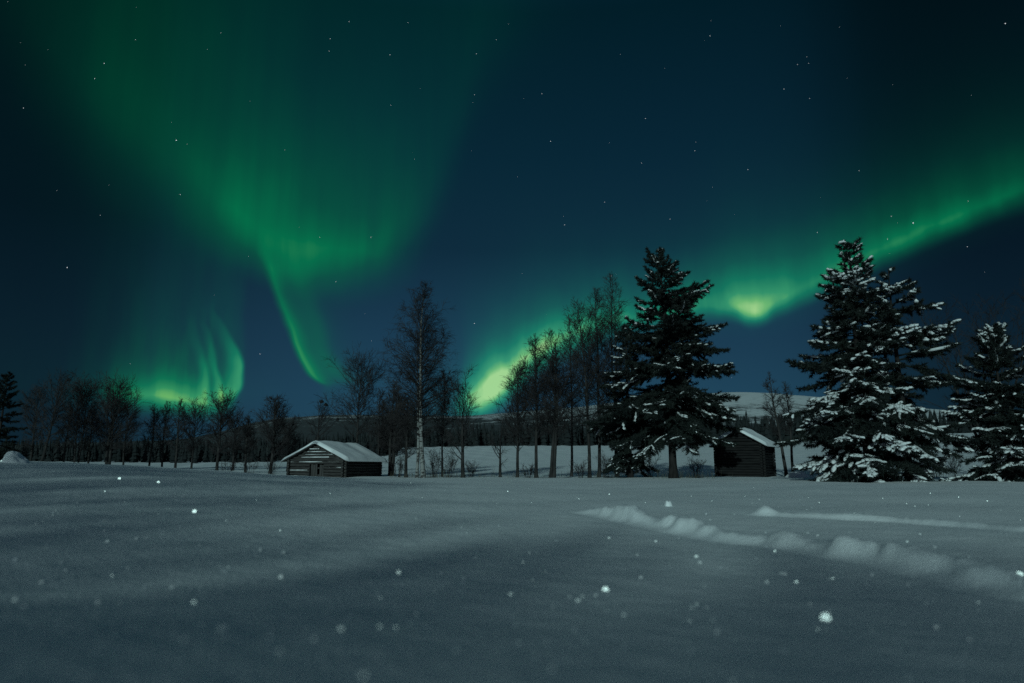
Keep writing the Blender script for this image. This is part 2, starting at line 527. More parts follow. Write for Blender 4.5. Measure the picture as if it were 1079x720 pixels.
M = {}
M['snow'] = noise_mat('field_snow', (0.80, 0.83, 0.85), (0.86, 0.88, 0.89), 0.8, 0.75, bump=0.55, bscale=38, spec=0.3)
M['tree_snow'] = noise_mat('branch_snow', (0.66, 0.68, 0.69), (0.80, 0.81, 0.82), 3, 0.8, bump=0.3, bscale=14)
M['roof_snow'] = noise_mat('roof_snow', (0.80, 0.83, 0.85), (0.88, 0.89, 0.90), 1.5, 0.8, bump=0.3, bscale=6)
M['needle'] = noise_mat('conifer_needles', (0.008, 0.012, 0.012), (0.022, 0.029, 0.025), 1.1, 0.7)
M['needle_dark'] = noise_mat('spruce_needles', (0.007, 0.011, 0.011), (0.016, 0.022, 0.019), 1.5, 0.8)
M['pine_bark'] = noise_mat('pine_bark', (0.010, 0.009, 0.009), (0.028, 0.024, 0.023), 6, 0.9, (1, 1, 0.25), bump=0.6)
M['bark'] = noise_mat('dark_bark', (0.018, 0.017, 0.017), (0.045, 0.042, 0.041), 5, 0.9, (1, 1, 0.3))
M['twig'] = noise_mat('twigs', (0.018, 0.016, 0.017), (0.036, 0.032, 0.033), 0.7, 0.9)
M['birch_bark'] = noise_mat('birch_bark', (0.05, 0.045, 0.045), (0.24, 0.24, 0.235), 4.2, 0.8, (1, 1, 1.6), lo=0.42, hi=0.52, detail=5)
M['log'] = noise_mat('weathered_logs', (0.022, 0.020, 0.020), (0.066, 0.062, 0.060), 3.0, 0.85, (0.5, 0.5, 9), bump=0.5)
M['shade_log'] = noise_mat('shaded_logs', (0.007, 0.007, 0.008), (0.020, 0.019, 0.019), 3.0, 0.85, (0.5, 0.5, 9), bump=0.5)  # log colour darkened to stand in for the pine's shade on the barn
M['board'] = noise_mat('grey_boards', (0.03, 0.028, 0.028), (0.07, 0.066, 0.064), 4.0, 0.85, (6, 6, 0.4))
M['grass'] = noise_mat('dry_grass', (0.05, 0.045, 0.035), (0.12, 0.105, 0.08), 2.0, 0.9)
M['forest'] = noise_mat('far_firs', (0.010, 0.014, 0.015), (0.022, 0.027, 0.028), 0.12, 0.9)
M['tuft'] = noise_mat('nest_twigs', (0.012, 0.012, 0.013), (0.02, 0.02, 0.02), 3.0, 0.9)

# fell: snow with sparse dark scrub, forest at its foot
m, nt, p = mat('fell_snow')
tcn = node(nt, 'ShaderNodeTexCoord')
n1 = node(nt, 'ShaderNodeTexNoise'); n1.inputs['Scale'].default_value = 0.010; n1.inputs['Detail'].default_value = 8; n1.inputs['Roughness'].default_value = 0.62
n2 = node(nt, 'ShaderNodeTexNoise'); n2.inputs['Scale'].default_value = 0.06; n2.inputs['Detail'].default_value = 6; n2.inputs['Roughness'].default_value = 0.7
nt.links.new(tcn.outputs['Object'], n1.inputs['Vector']); nt.links.new(tcn.outputs['Object'], n2.inputs['Vector'])
mul = node(nt, 'ShaderNodeMath', operation='ADD'); nt.links.new(n1.outputs['Fac'], mul.inputs[0]); nt.links.new(n2.outputs['Fac'], mul.inputs[1])
geo_n = node(nt, 'ShaderNodeSeparateXYZ'); nt.links.new(tcn.outputs['Object'], geo_n.inputs[0])
hmap = node(nt, 'ShaderNodeMapRange'); hmap.inputs['From Min'].default_value = 70; hmap.inputs['From Max'].default_value = 190
hmap.inputs['To Min'].default_value = 0.22; hmap.inputs['To Max'].default_value = -0.12; nt.links.new(geo_n.outputs[2], hmap.inputs['Value'])
sub = node(nt, 'ShaderNodeMath', operation='SUBTRACT'); nt.links.new(mul.outputs[0], sub.inputs[0]); nt.links.new(hmap.outputs[0], sub.inputs[1])
xmap = node(nt, 'ShaderNodeMapRange'); xmap.inputs['From Min'].default_value = -300; xmap.inputs['From Max'].default_value = 520
xmap.inputs['To Min'].default_value = 0.24; xmap.inputs['To Max'].default_value = 0.0; nt.links.new(geo_n.outputs[0], xmap.inputs['Value'])
sub2 = node(nt, 'ShaderNodeMath', operation='SUBTRACT'); nt.links.new(sub.outputs[0], sub2.inputs[0]); nt.links.new(xmap.outputs[0], sub2.inputs[1])
sub = sub2
rr = node(nt, 'ShaderNodeValToRGB')
rr.color_ramp.elements[0].position = 0.78; rr.color_ramp.elements[0].color = (0.07, 0.078, 0.082, 1)
rr.color_ramp.elements[1].position = 1.02; rr.color_ramp.elements[1].color = (0.72, 0.76, 0.77, 1)
nt.links.new(sub.outputs[0], rr.inputs[0]); nt.links.new(rr.outputs[0], p.inputs['Base Color'])
p.inputs['Roughness'].default_value = 0.9; p.inputs['Specular IOR Level'].default_value = 0.1
M['fell'] = m

m, nt, p = mat('ice_facet')
nt.nodes.remove(p)
gl = node(nt, 'ShaderNodeBsdfGlossy'); gl.inputs['Roughness'].default_value = 0.42; gl.inputs['Color'].default_value = (0.95, 0.96, 0.93, 1)
df = node(nt, 'ShaderNodeBsdfDiffuse'); df.inputs['Color'].default_value = (0.85, 0.88, 0.9, 1)
mxs = node(nt, 'ShaderNodeMixShader'); mxs.inputs[0].default_value = 0.45
nt.links.new(df.outputs[0], mxs.inputs[1]); nt.links.new(gl.outputs[0], mxs.inputs[2])
nt.links.new(mxs.outputs[0], nt.nodes['Material Output'].inputs['Surface'])
M['ice'] = m

m, nt, p = mat('starlight')
nt.nodes.remove(p)
em = node(nt, 'ShaderNodeEmission'); em.inputs['Color'].default_value = (0.86, 0.96, 1.0, 1); em.inputs['Strength'].default_value = 0.9
nt.links.new(em.outputs[0], nt.nodes['Material Output'].inputs['Surface'])
m.cycles.emission_sampling = 'NONE'
M['star'] = m

# ------------------------------------------------------------------ ground, fell, forest
az_d = np.radians(np.concatenate([np.arange(-180, -50, 5.0), np.arange(-50, 50.01, 0.12), np.arange(55, 180, 5.0)]))
r_d = np.concatenate([[0.3], np.geomspace(0.7, 12, 340), np.geomspace(12.15, 950, 230)])
AA, RR = np.meshgrid(az_d, r_d, indexing='ij')
GX, GY = RR * np.sin(AA), RR * np.cos(AA)
GZ = ground_z(GX.ravel(), GY.ravel()).reshape(GX.shape)
fine = value_noise(GX, GY, 2.6, 11) * 0.006 + value_noise(GX, GY, 7.5, 12) * 0.0035 + value_noise(GX, GY, 19.0, 13) * 0.0016
GZ = GZ + fine * (1 - sm(20, 45, RR))
na, nr = GX.shape
idx = np.arange(na * nr).reshape(na, nr)
nxt = np.roll(idx, -1, 0)
quads = np.stack([idx[:, :-1], idx[:, 1:], nxt[:, 1:], nxt[:, :-1]], -1).reshape(-1, 4)
vv = np.stack([GX, GY, GZ], -1).reshape(-1, 3)
cv = len(vv)
vv = np.concatenate([vv, [[0, 0, gz(0, 0.01)]]])
tri = np.stack([np.full(na, cv), idx[:, 0], nxt[:, 0]], -1)
g = mk('snow_ground', vv, [quads, tri], M['snow'])
tag(g, 'wide snow covered field with ploughed track', kind='structure')

# fell: crest rows read off the photo
azs = np.radians(np.arange(-60, 60.01, 0.25))
rs = np.concatenate([np.linspace(700, 2600, 40), np.linspace(2660, 5200, 12)])
pxs = 539.5 + 731 * np.tan(azs)
crest = np.interp(pxs, [-700, 0, 215, 268, 340, 430, 480, 540, 620, 700, 750, 795, 850, 930, 1000, 1079, 1900],
                  [473, 471, 463, 445, 438, 440, 441, 436, 428, 420, 416, 414, 417, 427, 433, 440, 455])
crest = np.convolve(np.pad(crest, 8, mode='edge'), np.ones(17) / 17, 'valid')
HX, HY = np.meshgrid(azs, rs, indexing='ij')
t = np.clip((HY - 700) / (2600 - 700), 0, 1)
foot = 18.0
zc = EYE + (492 - crest)[:, None] / 731 * 2600
prof = t * t * (3 - 2 * t) * 0.55 + t * 0.45
Z = foot - 12 + (zc - foot + 12) * prof
Z = np.where(HY > 2600, zc - (HY - 2600) * 0.10, Z)
WX, WY = HY * np.tan(HX), HY * np.ones_like(HX)
Z = Z + (value_noise(WX, WY, 0.004, 21) * 5 + value_noise(WX, WY, 0.011, 22) * 2.0) * sm(0.15, 0.6, t) * (1 - 0.6 * sm(.9, 1, t))
ni, nj = WX.shape
ix = np.arange(ni * nj).reshape(ni, nj)
q = np.stack([ix[:-1, :-1], ix[1:, :-1], ix[1:, 1:], ix[:-1, 1:]], -1).reshape(-1, 4)
tag(mk('hill', np.stack([WX, WY, Z], -1).reshape(-1, 3), [q], M['fell']), 'pale snowy fell rising beyond the forest', kind='structure')


def fir_rows(rng, geo, px0, px1, Y0, Y1, n, hfun):
    px = rng.uniform(px0, px1, n); Y = rng.uniform(Y0, Y1, n)
    X = (px - 539.5) / 731 * Y
    z0 = ground_base(X, Y) - 0.3
    H = hfun(px, Y) * rng.uniform(0.62, 1.12, n)
    R = H * rng.uniform(0.13, 0.22, n)
    tiers, sides = 6, 7
    for k in range(n):
        V = []; F = []
        a0 = rng.uniform(0, 6.28)
        for j in range(tiers):
            f0, f1 = j / tiers, min((j + 1.55) / tiers, 1.0)
            rad = R[k] * (1 - f0) ** 0.8 * rng.uniform(0.75, 1.2)
            zb, zt = z0[k] + H[k] * (0.06 + 0.94 * f0), z0[k] + H[k] * (0.06 + 0.94 * f1)
            b = len(V)
            for s_ in range(sides):
                aa = a0 + j * 0.7 + s_ * 2 * math.pi / sides
                rj = rad * rng.uniform(0.6, 1.15)
                V.append((X[k] + rj * math.cos(aa), Y[k] + rj * math.sin(aa), zb - rng.uniform(0, 0.06) * H[k]))
            V.append((X[k], Y[k], zt))
            F += [(b + s_, b + (s_ + 1) % sides, b + sides) for s_ in range(sides)]
        geo.add(V, F)


rng = np.random.default_rng(41)
fg = Geo()
fir_rows(rng, fg, 380, 1250, 258, 330, 1500, lambda px, Y: np.interp(px, [380, 480, 520, 700, 800, 900, 1250], [8.5, 8.8, 9.5, 11.5, 12.5, 12, 12]))
fir_rows(rng, fg, -250, 420, 158, 240, 1300, lambda px, Y: np.interp(px, [-250, 0, 200, 330, 420], [5.8, 5.8, 6.0, 6.4, 6.6]))
tag(fg.build('far_forest', M['forest'], smooth=False), 'dark belt of far firs along the foot of the fell', 'forest', kind='stuff')


# ------------------------------------------------------------------ trees
def bare_tree(name, label, cat, px, Y, top, width_px, seed, group=None, shape='cone', n1=58, n2=9, n3=7, t0=0.22, ang=(35, 60), droop=0.0, stems=1,
              trunk_r=0.11, lean=(0, 0), trunk_mat='bark', twig_r=0.0075, spread=0.0, curl=0.10, base_py=None, up=0.06, tufts=0, snow=0):
    rng = np.random.default_rng(seed)
    X = X_of(px, Y); z0 = gz(X, Y) - 0.05
    H = EYE + solve_z(top, Y) - z0
    HW = width_px * Y / 731.0
    root = thing(name, label, cat, (X, Y, z0), 0, group)
    tg, cg = Geo(), Geo()
    # stems
    a = np.arange(stems) * 2 * math.pi / max(stems, 1) + rng.uniform(0, 6)
    P0 = np.stack([np.cos(a) * 0.12 * (stems > 1), np.sin(a) * 0.12 * (stems > 1), np.zeros(stems)], -1)
    D0 = np.stack([np.cos(a) * spread + lean[0], np.sin(a) * spread * 0.6 + lean[1], np.ones(stems)], -1)
    Ls = H * rng.uniform(0.86, 1.0, stems); Ls[0] = H
    Ls = Ls / np.maximum(nrm(D0)[:, 2], 0.5) ** 0.5
    T = grow(P0, D0, Ls, 16, 0.022, 0.012, rng)
    T[0] *= np.array([1, 1, H / T[0, -1, 2]])
    tt = np.linspace(0, 1, 17)
    if stems <= 2 and spread < 0.1:
        T[:, :, :2] -= (T[:, -1:, :2] - T[:, :1, :2] - np.array(lean)[None, None] * H) * tt[None, :, None]
        if stems == 2: T[1, :, 0] += spread * H * 0.5 * tt
    tr = trunk_r / math.sqrt(stems) ** 0.7
    Rt = np.repeat((tr * (1 - tt) ** 0.85 + 0.008)[None], stems, 0); Rt[:, 0] *= 1.25
    tubes(T, Rt, 8, tg)
    # laterals
    N1 = n1 * stems
    pi = np.repeat(np.arange(stems), n1)
    t = np.concatenate([t0 + (0.985 - t0) * (np.arange(n1) + rng.uniform(0, 1, n1)) / n1 for _ in range(stems)])
    B, TG = along(T, pi, t)
    u = (t - t0) / (1 - t0)
    if shape == 'cone': prof = np.minimum(1, 0.45 + 2.2 * u) * (1 - u) ** 0.75 + 0.05
    elif shape == 'birch': prof = np.minimum(1, 0.55 + 1.3 * u) * (1 - u) ** 0.62 + 0.06
    elif shape == 'round': prof = (0.35 + np.sin(np.clip(u, 0, 1) * math.pi * 0.92) ** 0.7 * 0.75)
    else: prof = 0.75 + 0.35 * u - 0.6 * u ** 4
    L1 = HW * 1.75 * prof * rng.uniform(0.6, 1.18, N1)
    an = np.radians(ang[1] + (ang[0] - ang[1]) * u + rng.normal(0, 8, N1))
    D1 = side_dirs(TG, an, rng.uniform(0, 6.283, N1))
    P1 = grow(B, D1, L1, 7, curl, up, rng)
    R1 = np.maximum(0.20 * tr * (1 - 0.6 * u) * (0.5 + L1 / HW * 0.6), 0.012)[:, None] * (1 - 0.82 * np.linspace(0, 1, 8))[None] + twig_r * 0.6
    tubes(P1, R1, 4, cg)
    # second order
    N2 = N1 * n2
    pi = np.repeat(np.arange(N1), n2)
    pi = pi[rng.uniform(0, 1, N2) < np.clip(0.12 + 1.1 * (L1[pi] / (1.5 * HW)), 0, 1)]; N2 = len(pi)
    t = rng.uniform(0.15, 1.0, N2)
    B, TG = along(P1, pi, t)
    L2 = L1[pi] * rng.uniform(0.22, 0.5, N2) * (1.15 - 0.5 * t) + 0.15
    D2 = side_dirs(TG, np.radians(rng.uniform(25, 60, N2)), rng.uniform(0, 6.283, N2)) + np.array([0, 0, 0.12])
    P2 = grow(B, D2, L2, 4, curl * 1.3, up * 0.5 - droop * 0.5, rng)
    R2 = np.full((N2, 5), twig_r * 1.7) * (1 - 0.6 * np.linspace(0, 1, 5))[None]
    tubes(P2, R2, 3, cg)
    # twigs
    N3 = N2 * n3
    pi = np.repeat(np.arange(N2), n3)
    t = rng.uniform(0.1, 1.0, N3)
    B, TG = along(P2, pi, t)
    L3 = rng.uniform(0.5, 1.0, N3) * np.clip(L2[pi] * 0.75, 0.15, 0.65)
    D3 = side_dirs(TG, np.radians(rng.uniform(15, 55, N3)), rng.uniform(0, 6.283, N3))
    P3 = grow(B, D3, L3, 2 if droop < 0.15 else 3, curl * 1.3, -droop, rng)
    R3 = np.full(P3.shape[:2], twig_r) * (1 - 0.5 * np.linspace(0, 1, P3.shape[1]))[None]
    tubes(P3, R3, 3, cg)
    tg.build('trunk', M[trunk_mat], root)
    cg.build('crown', M['twig'], root, smooth=False)
    for k in range(tufts):
        i = rng.integers(0, N2)
        c = P2[i, -1]
        gg = Geo(); ico_blob(gg, c[None], np.array([[1.0, 0, 0]]), np.array([rng.uniform(.12, .2)]), np.array([rng.uniform(.12, .2)]), np.array([rng.uniform(.15, .24)]), rng, 0.3)
        tag(gg.build('nest_clump', M['tuft'], root, smooth=False))
    if snow:
        sel = rng.choice(N2, snow, replace=False)
        gg = Geo()
        D = nrm(P2[sel, -1] - P2[sel, 0])
        ico_blob(gg, P2[sel, 2] + np.array([0, 0, .03]), D, rng.uniform(.1, .25, snow), rng.uniform(.03, .07, snow), rng.uniform(.03, .06, snow), rng, 0.2)
        tag(gg.build('branch_snow', M['tree_snow'], root), kind='stuff')
    return root


# icosphere template
def _ico():
    p = (1 + 5 ** 0.5) / 2
    v = [(-1, p, 0), (1, p, 0), (-1, -p, 0), (1, -p, 0), (0, -1, p), (0, 1, p), (0, -1, -p), (0, 1, -p), (p, 0, -1), (p, 0, 1), (-p, 0, -1), (-p, 0, 1)]
    f = [(0, 11, 5), (0, 5, 1), (0, 1, 7), (0, 7, 10), (0, 10, 11), (1, 5, 9), (5, 11, 4), (11, 10, 2), (10, 7, 6), (7, 1, 8), (3, 9, 4), (3, 4, 2), (3, 2, 6), (3, 6, 8), (3, 8, 9),
         (4, 9, 5), (2, 4, 11), (6, 2, 10), (8, 6, 7), (9, 8, 1)]
    v = [np.array(a, float) / np.linalg.norm(a) for a in v]
    cache = {}; nf = []
    def mid(a, b):
        k = (min(a, b), max(a, b))
        if k not in cache:
            m_ = (v[a] + v[b]); v.append(m_ / np.linalg.norm(m_)); cache[k] = len(v) - 1
        return cache[k]
    for a, b, c in f:
        x, y, z = mid(a, b), mid(b, c), mid(c, a)
        nf += [(a, x, z), (b, y, x), (c, z, y), (x, y, z)]
    return np.array(v), np.array(nf)


ICO_V, ICO_F = _ico()


def ico_blob(geo, C, D, sx, sy, sz, rng, jit):
    """lumpy ellipsoids, long axis along D, flattened underneath"""
    n = len(C)
    if n == 0: return
    D = nrm(D)
    S = nrm(np.cross(D, np.array([0, 0, 1.0]) + 1e-4)); U = np.cross(S, D)
    tv = ICO_V[None] * (1 + rng.normal(0, jit, (n, len(ICO_V)))[..., None])
    zz = np.where(tv[..., 2] < 0, tv[..., 2] * 0.45, tv[..., 2])
    V = (C[:, None] + D[:, None] * (tv[..., 0] * sx[:, None])[..., None] + S[:, None] * (tv[..., 1] * sy[:, None])[..., None] + U[:, None] * (zz * sz[:, None])[..., None])
    F = (ICO_F[None] + (np.arange(n) * len(ICO_V))[:, None, None]).reshape(-1, 3)
    geo.add(V.reshape(-1, 3), F)


def conifer(name, label, px, Y, top, radius_px, seed, group=None, first=0.12, prof=None, whorl=0.42, per=5, snow=0.5, needle='needle', base_up=(-14, 42), tip_up=0.05,
            trunk_r=0.2, dens=1.0, bias=None, gap=0.12, cat='tree', lean=0.0, keep=None, tuft_len=0.20, blob=1.0, tmat='pine_bark', wild=0.22):
    rng = np.random.default_rng(seed)
    X = X_of(px, Y); z0 = gz(X, Y) - 0.06
    H = EYE + solve_z(top, Y) - z0
    RM = radius_px * Y / 731.0
    root = thing(name, label, cat, (X, Y, z0), 0, group)
    tg, cg, sg = Geo(), Geo(), Geo()
    T = grow(np.zeros((1, 3)), np.array([[lean, 0, 1.0]]), np.array([H]), 16, 0.010, 0.008, rng)
    T[0, :, 2] *= H / T[0, -1, 2]
    tt = np.linspace(0, 1, 17)
    T[0, :, :2] -= (T[0, -1:, :2] - np.array([lean * H, 0])[None]) * tt[:, None]
    Rt = (trunk_r * (1 - tt) ** 0.9 + 0.012)[None].copy(); Rt[0, 0] *= 1.3
    tubes(T, Rt, 9, tg)
    if prof is None: prof = [(0, 0.75), (0.15, 1.0), (0.4, 0.86), (0.7, 0.5), (0.9, 0.24), (1, 0.07)]
    pu, pr = [a for a, _ in prof], [b for _, b in prof]
    # branches, by whorls
    us, phis = [], []
    z = first * H; k = 0
    while z < H * 0.985:
        u = (z / H - first) / (1 - first)
        npb = max(3, int(round(per * (1 - 0.35 * u) + rng.normal(0, 0.7))))
        off = rng.uniform(0, 6.28)
        for j in range(npb):
            if rng.uniform() < gap: continue
            us.append(np.clip(u + rng.normal(0, 0.012), 0, 0.985)); phis.append(off + j * 2 * math.pi / npb + rng.normal(0, 0.25))
        z += whorl * (1 - 0.45 * u) * rng.uniform(0.75, 1.25)
    us, phis = np.array(us), np.array(phis); n = len(us)
    L = RM * np.interp(us, pu, pr) * rng.uniform(0.66, 1.12, n) * (1 + wild * value_noise(us * 7.0 + 0.35 * phis, phis * 0.9, 1.0, seed + 50))
    if bias is not None:
        for (u_lo, u_hi, p0, spread_, fac) in bias:
            dphi = np.abs((phis - p0 + math.pi) % (2 * math.pi) - math.pi)
            mk_ = (us > u_lo) & (us < u_hi) & (dphi < spread_)
            L = np.where(mk_, L * fac, L)
    L = np.maximum(L, 0.22)
    B, TG = along(T, np.zeros(n, int), first + us * (1 - first))
    e0 = np.radians(base_up[0] + (base_up[1] - base_up[0]) * us ** 1.2 + rng.normal(0, 6, n))
    D = np.stack([np.cos(phis) * np.cos(e0), np.sin(phis) * np.cos(e0), np.sin(e0)], -1)
    NS = 8
    gsch = np.concatenate([np.full((n, 4), -0.06), np.full((n, 4), 0.02 + tip_up)], 1) * (0.6 + rng.uniform(0, 0.8, n))[:, None]
    gsch[:, :4] *= (1.2 - us)[:, None]
    P1 = grow(B, D, L, NS, 0.045, gsch, rng)
    R1 = (0.012 + 0.013 * L)[:, None] * (1 - 0.85 * np.linspace(0, 1, NS + 1))[None] + 0.004
    tubes(P1, R1, 5, cg)
    load = np.clip(rng.beta(1.3, 1.3, n) * (0.5 + snow), 0, 1)
    # side shoots
    cnt = np.maximum(4, (L / 0.115 * dens).astype(int))
    pi = np.repeat(np.arange(n), cnt)
    t = np.concatenate([0.14 + 0.84 * (np.arange(c) + rng.uniform(0, 1, c)) / c for c in cnt])
    B2, TG2 = along(P1, pi, t)
    n2 = len(t)
    L2 = np.clip(L[pi] * 0.42 * (1.02 - t) ** 0.75 * np.minimum(1, 0.35 + 2.2 * t), 0.14, 1.1) * rng.uniform(0.65, 1.2, n2)
    sgn = rng.choice([-1, 1], n2)
    S = nrm(np.cross(TG2, np.array([0, 0, 1.0])))
    an = np.radians(rng.uniform(38, 62, n2))
    D2 = TG2 * np.cos(an)[:, None] + S * (sgn * np.sin(an))[:, None] + np.stack([np.zeros(n2), np.zeros(n2), rng.normal(-0.05, 0.22, n2)], -1)
    P2 = grow(B2, D2, L2, 3, 0.08, -0.03, rng)
    tubes(P2, np.full((n2, 4), 0.008), 3, cg)
    # tufts: along the shoots, and at the branch tips
    c2 = np.maximum(2, (L2 / 0.11).astype(int))
    pj = np.repeat(np.arange(n2), c2)
    tj = np.concatenate([(np.arange(c) + 0.75) / c for c in c2]); tj = np.minimum(tj, 1.0)
    C, TD = along(P2, pj, tj)
    tip_i = np.repeat(np.arange(n), 3); tip_t = np.tile([0.8, 0.9, 1.0], n)
    Ct, Dt = along(P1, tip_i, tip_t)
    C = np.concatenate([C, Ct]); TD = np.concatenate([TD, Dt]); br = np.concatenate([pi[pj], tip_i]); tb = np.concatenate([t[pj], tip_t])
    nt_ = len(C)
    K = 15
    dirs = nrm(TD[:, None] * rng.uniform(0.1, 1.0, (nt_, K, 1)) + rng.normal(0, 0.55, (nt_, K, 3)) + np.array([0, 0, 0.1]))
    ln = tuft_len * rng.uniform(0.6, 1.2, (nt_, K, 1))
    w = nrm(np.cross(dirs, rng.normal(0, 1, (nt_, K, 3)))) * 0.024
    b = C[:, None] + TD[:, None] * rng.uniform(-0.07, 0.05, (nt_, K, 1))
    V = np.stack([b - w, b + w, b + dirs * ln], 2).reshape(-1, 3)
    cg.add(V, np.arange(len(V)).reshape(-1, 3))
    # snow on the sprays: whole patches of a branch are loaded, others bare
    patch = value_noise(C[:, 0] * 1.0 + C[:, 1] * 0.7, C[:, 2] * 1.2 + C[:, 1] * 0.4, 0.9, seed)
    pr_ = load[br] * np.clip(0.24 + 1.1 * patch, 0, 1) * (0.35 + 0.75 * tb)
    shoot_on = np.concatenate([rng.uniform(0, 1, n2)[pj], rng.uniform(0, 1, n)[tip_i]])
    sel = (shoot_on < pr_ * snow * 1.5) & (rng.uniform(0, 1, nt_) < 0.85)
    ns = int(sel.sum())
    if ns:
        s_ = rng.uniform(0.6, 1.25, ns) * blob
        ico_blob(sg, C[sel] + np.array([0, 0, 0.045]), TD[sel] + np.array([0, 0, -0.05]), 0.120 * s_, 0.062 * s_ * rng.uniform(.7, 1.4, ns), 0.050 * s_ * rng.uniform(.7, 1.4, ns), rng, 0.14)
        # continuous pads along the loaded shoots
        on = np.where(np.bincount(pj[sel[:len(pj)]], minlength=n2) >= 2)[0]
        if len(on):
            tq = np.linspace(0, 1, 9)
            Pp = np.stack([along(P2, on, np.full(len(on), min(x, 0.999)))[0] for x in tq], 1) + np.array([0, 0, 0.05])
            wv = rng.uniform(0.028, 0.056, (len(on), 9)) * np.array([0.35, .8, 1, 1, 1.05, 1.1, 1.1, 1.0, 0.45])[None] * blob
            tubes(Pp, wv, 6, sg)
    # snow lying along some bare branch backs
    hs = np.where(load > 0.62)[0]
    if len(hs) and snow > 0.2:
        Ps = P1[hs, 2:9] + np.array([0, 0, 0.045])
        tubes(Ps, rng.uniform(0.04, 0.075, Ps.shape[:2]) * np.array([0.4, 1, 1, 1.1, 1.1, 1, 0.4])[None], 6, sg)
    tg.build('trunk', M[tmat], root)
    cg.build('crown', M[needle], root, smooth=False)
    if sg.n: tag(sg.build('branch_snow', M['tree_snow'], root), kind='stuff')
    return root


G_PINES = 'snowy conifers at the field edge'
conifer('pine_tree', 'large dark snowy pine with bare lower trunk, left of the half hidden log barn', 709, 44, 264, 82, 7, G_PINES, first=0.235,
        prof=[(0, 0.9), (0.10, 1.0), (0.30, 1.0), (0.48, 0.94), (0.60, 0.84), (0.72, 0.52), (0.84, 0.38), (0.94, 0.21), (1, 0.08)], wild=0.34,
        whorl=0.50, per=5.6, snow=0.46, base_up=(-22, 48), tip_up=0.06, trunk_r=0.25, lean=-0.025, gap=0.14, dens=1.2,
        bias=[(0.0, 0.22, 0.0, 0.75, 1.16), (0.45, 0.66, 0.0, 0.6, 1.10), (0.25, 0.75, math.pi, 0.7, 0.80)])
conifer('pine_tree', 'young drooping pine close behind the left side of the largest pine', 664, 46.5, 342, 40, 8, G_PINES, first=0.10,
        prof=[(0, 0.9), (0.3, 1.0), (0.6, 0.72), (0.85, 0.4), (1, 0.08)], whorl=0.46, per=5, snow=0.40, trunk_r=0.18, base_up=(-30, 40))
conifer('spruce_tree', 'tall broad snow laden spruce with a knobbly dark top', 916, 34.5, 255, 80, 15, G_PINES, first=0.035,
        prof=[(0, 0.92), (0.12, 1.0), (0.30, 0.98), (0.46, 0.90), (0.60, 0.66), (0.74, 0.52), (0.84, 0.36), (0.90, 0.17), (0.97, 0.17), (1, 0.10)],
        whorl=0.42, per=5.6, snow=1.12, base_up=(-20, 30), trunk_r=0.24, gap=0.10, bias=[(0.25, 0.8, 0.0, 0.9, 0.8)], blob=1.35, tuft_len=0.21)
conifer('spruce_tree', 'snowy spruce with long right hand branches, joined to the tallest spruce', 957, 34.0, 283, 62, 16, G_PINES, first=0.05,
        prof=[(0, 0.80), (0.15, 0.85), (0.35, 0.92), (0.55, 0.96), (0.72, 0.84), (0.86, 0.45), (0.95, 0.2), (1, 0.08)],
        whorl=0.55, per=4.4, blob=1.35, snow=1.0, base_up=(-22, 26), trunk_r=0.19, gap=0.2, bias=[(0.25, 0.9, 0.0, 0.6, 1.15), (0.2, 1, math.pi, 0.9, 0.7)])
conifer('spruce_tree', 'small bushy snow covered spruce at the right edge of the field', 1064, 35.0, 345, 68, 17, G_PINES, first=0.02,
        prof=[(0, 0.95), (0.2, 1.0), (0.5, 0.78), (0.75, 0.5), (0.92, 0.24), (1, 0.06)], whorl=0.36, per=6, blob=1.2, snow=0.95, trunk_r=0.13)
conifer('spruce_tree', 'dark snowless spruce cut by the left edge of the picture', -4, 62, 394, 26, 18, None, first=0.02,
        prof=[(0, 1), (0.3, 0.9), (0.7, 0.6), (0.9, 0.36), (1, 0.1)], whorl=0.5, per=5, snow=0.0, needle='needle_dark', trunk_r=0.16)

# the tall birch and its second trunk
bare_tree('birch_tree', 'tallest bare birch, narrow pointed crown and white trunk, right of the log barn', 'tree', 446.5, 46, 303, 33, 101, 'white birches beside the barn', 'birch', 115, 10, 9, 0.20,
          (32, 66), 0.16, trunk_r=0.15, trunk_mat='birch_bark', lean=(-0.022, 0), twig_r=0.0065, up=0.03)
bare_tree('birch_tree', 'slimmer white trunked birch standing tight against the tallest birch on its left', 'tree', 439.5, 46.6, 352, 26, 102, 'white birches beside the barn', 'birch', 60, 8, 7, 0.30,
          (28, 60), 0.14, trunk_r=0.105, trunk_mat='birch_bark', lean=(-0.02, 0), twig_r=0.0065, up=0.03)

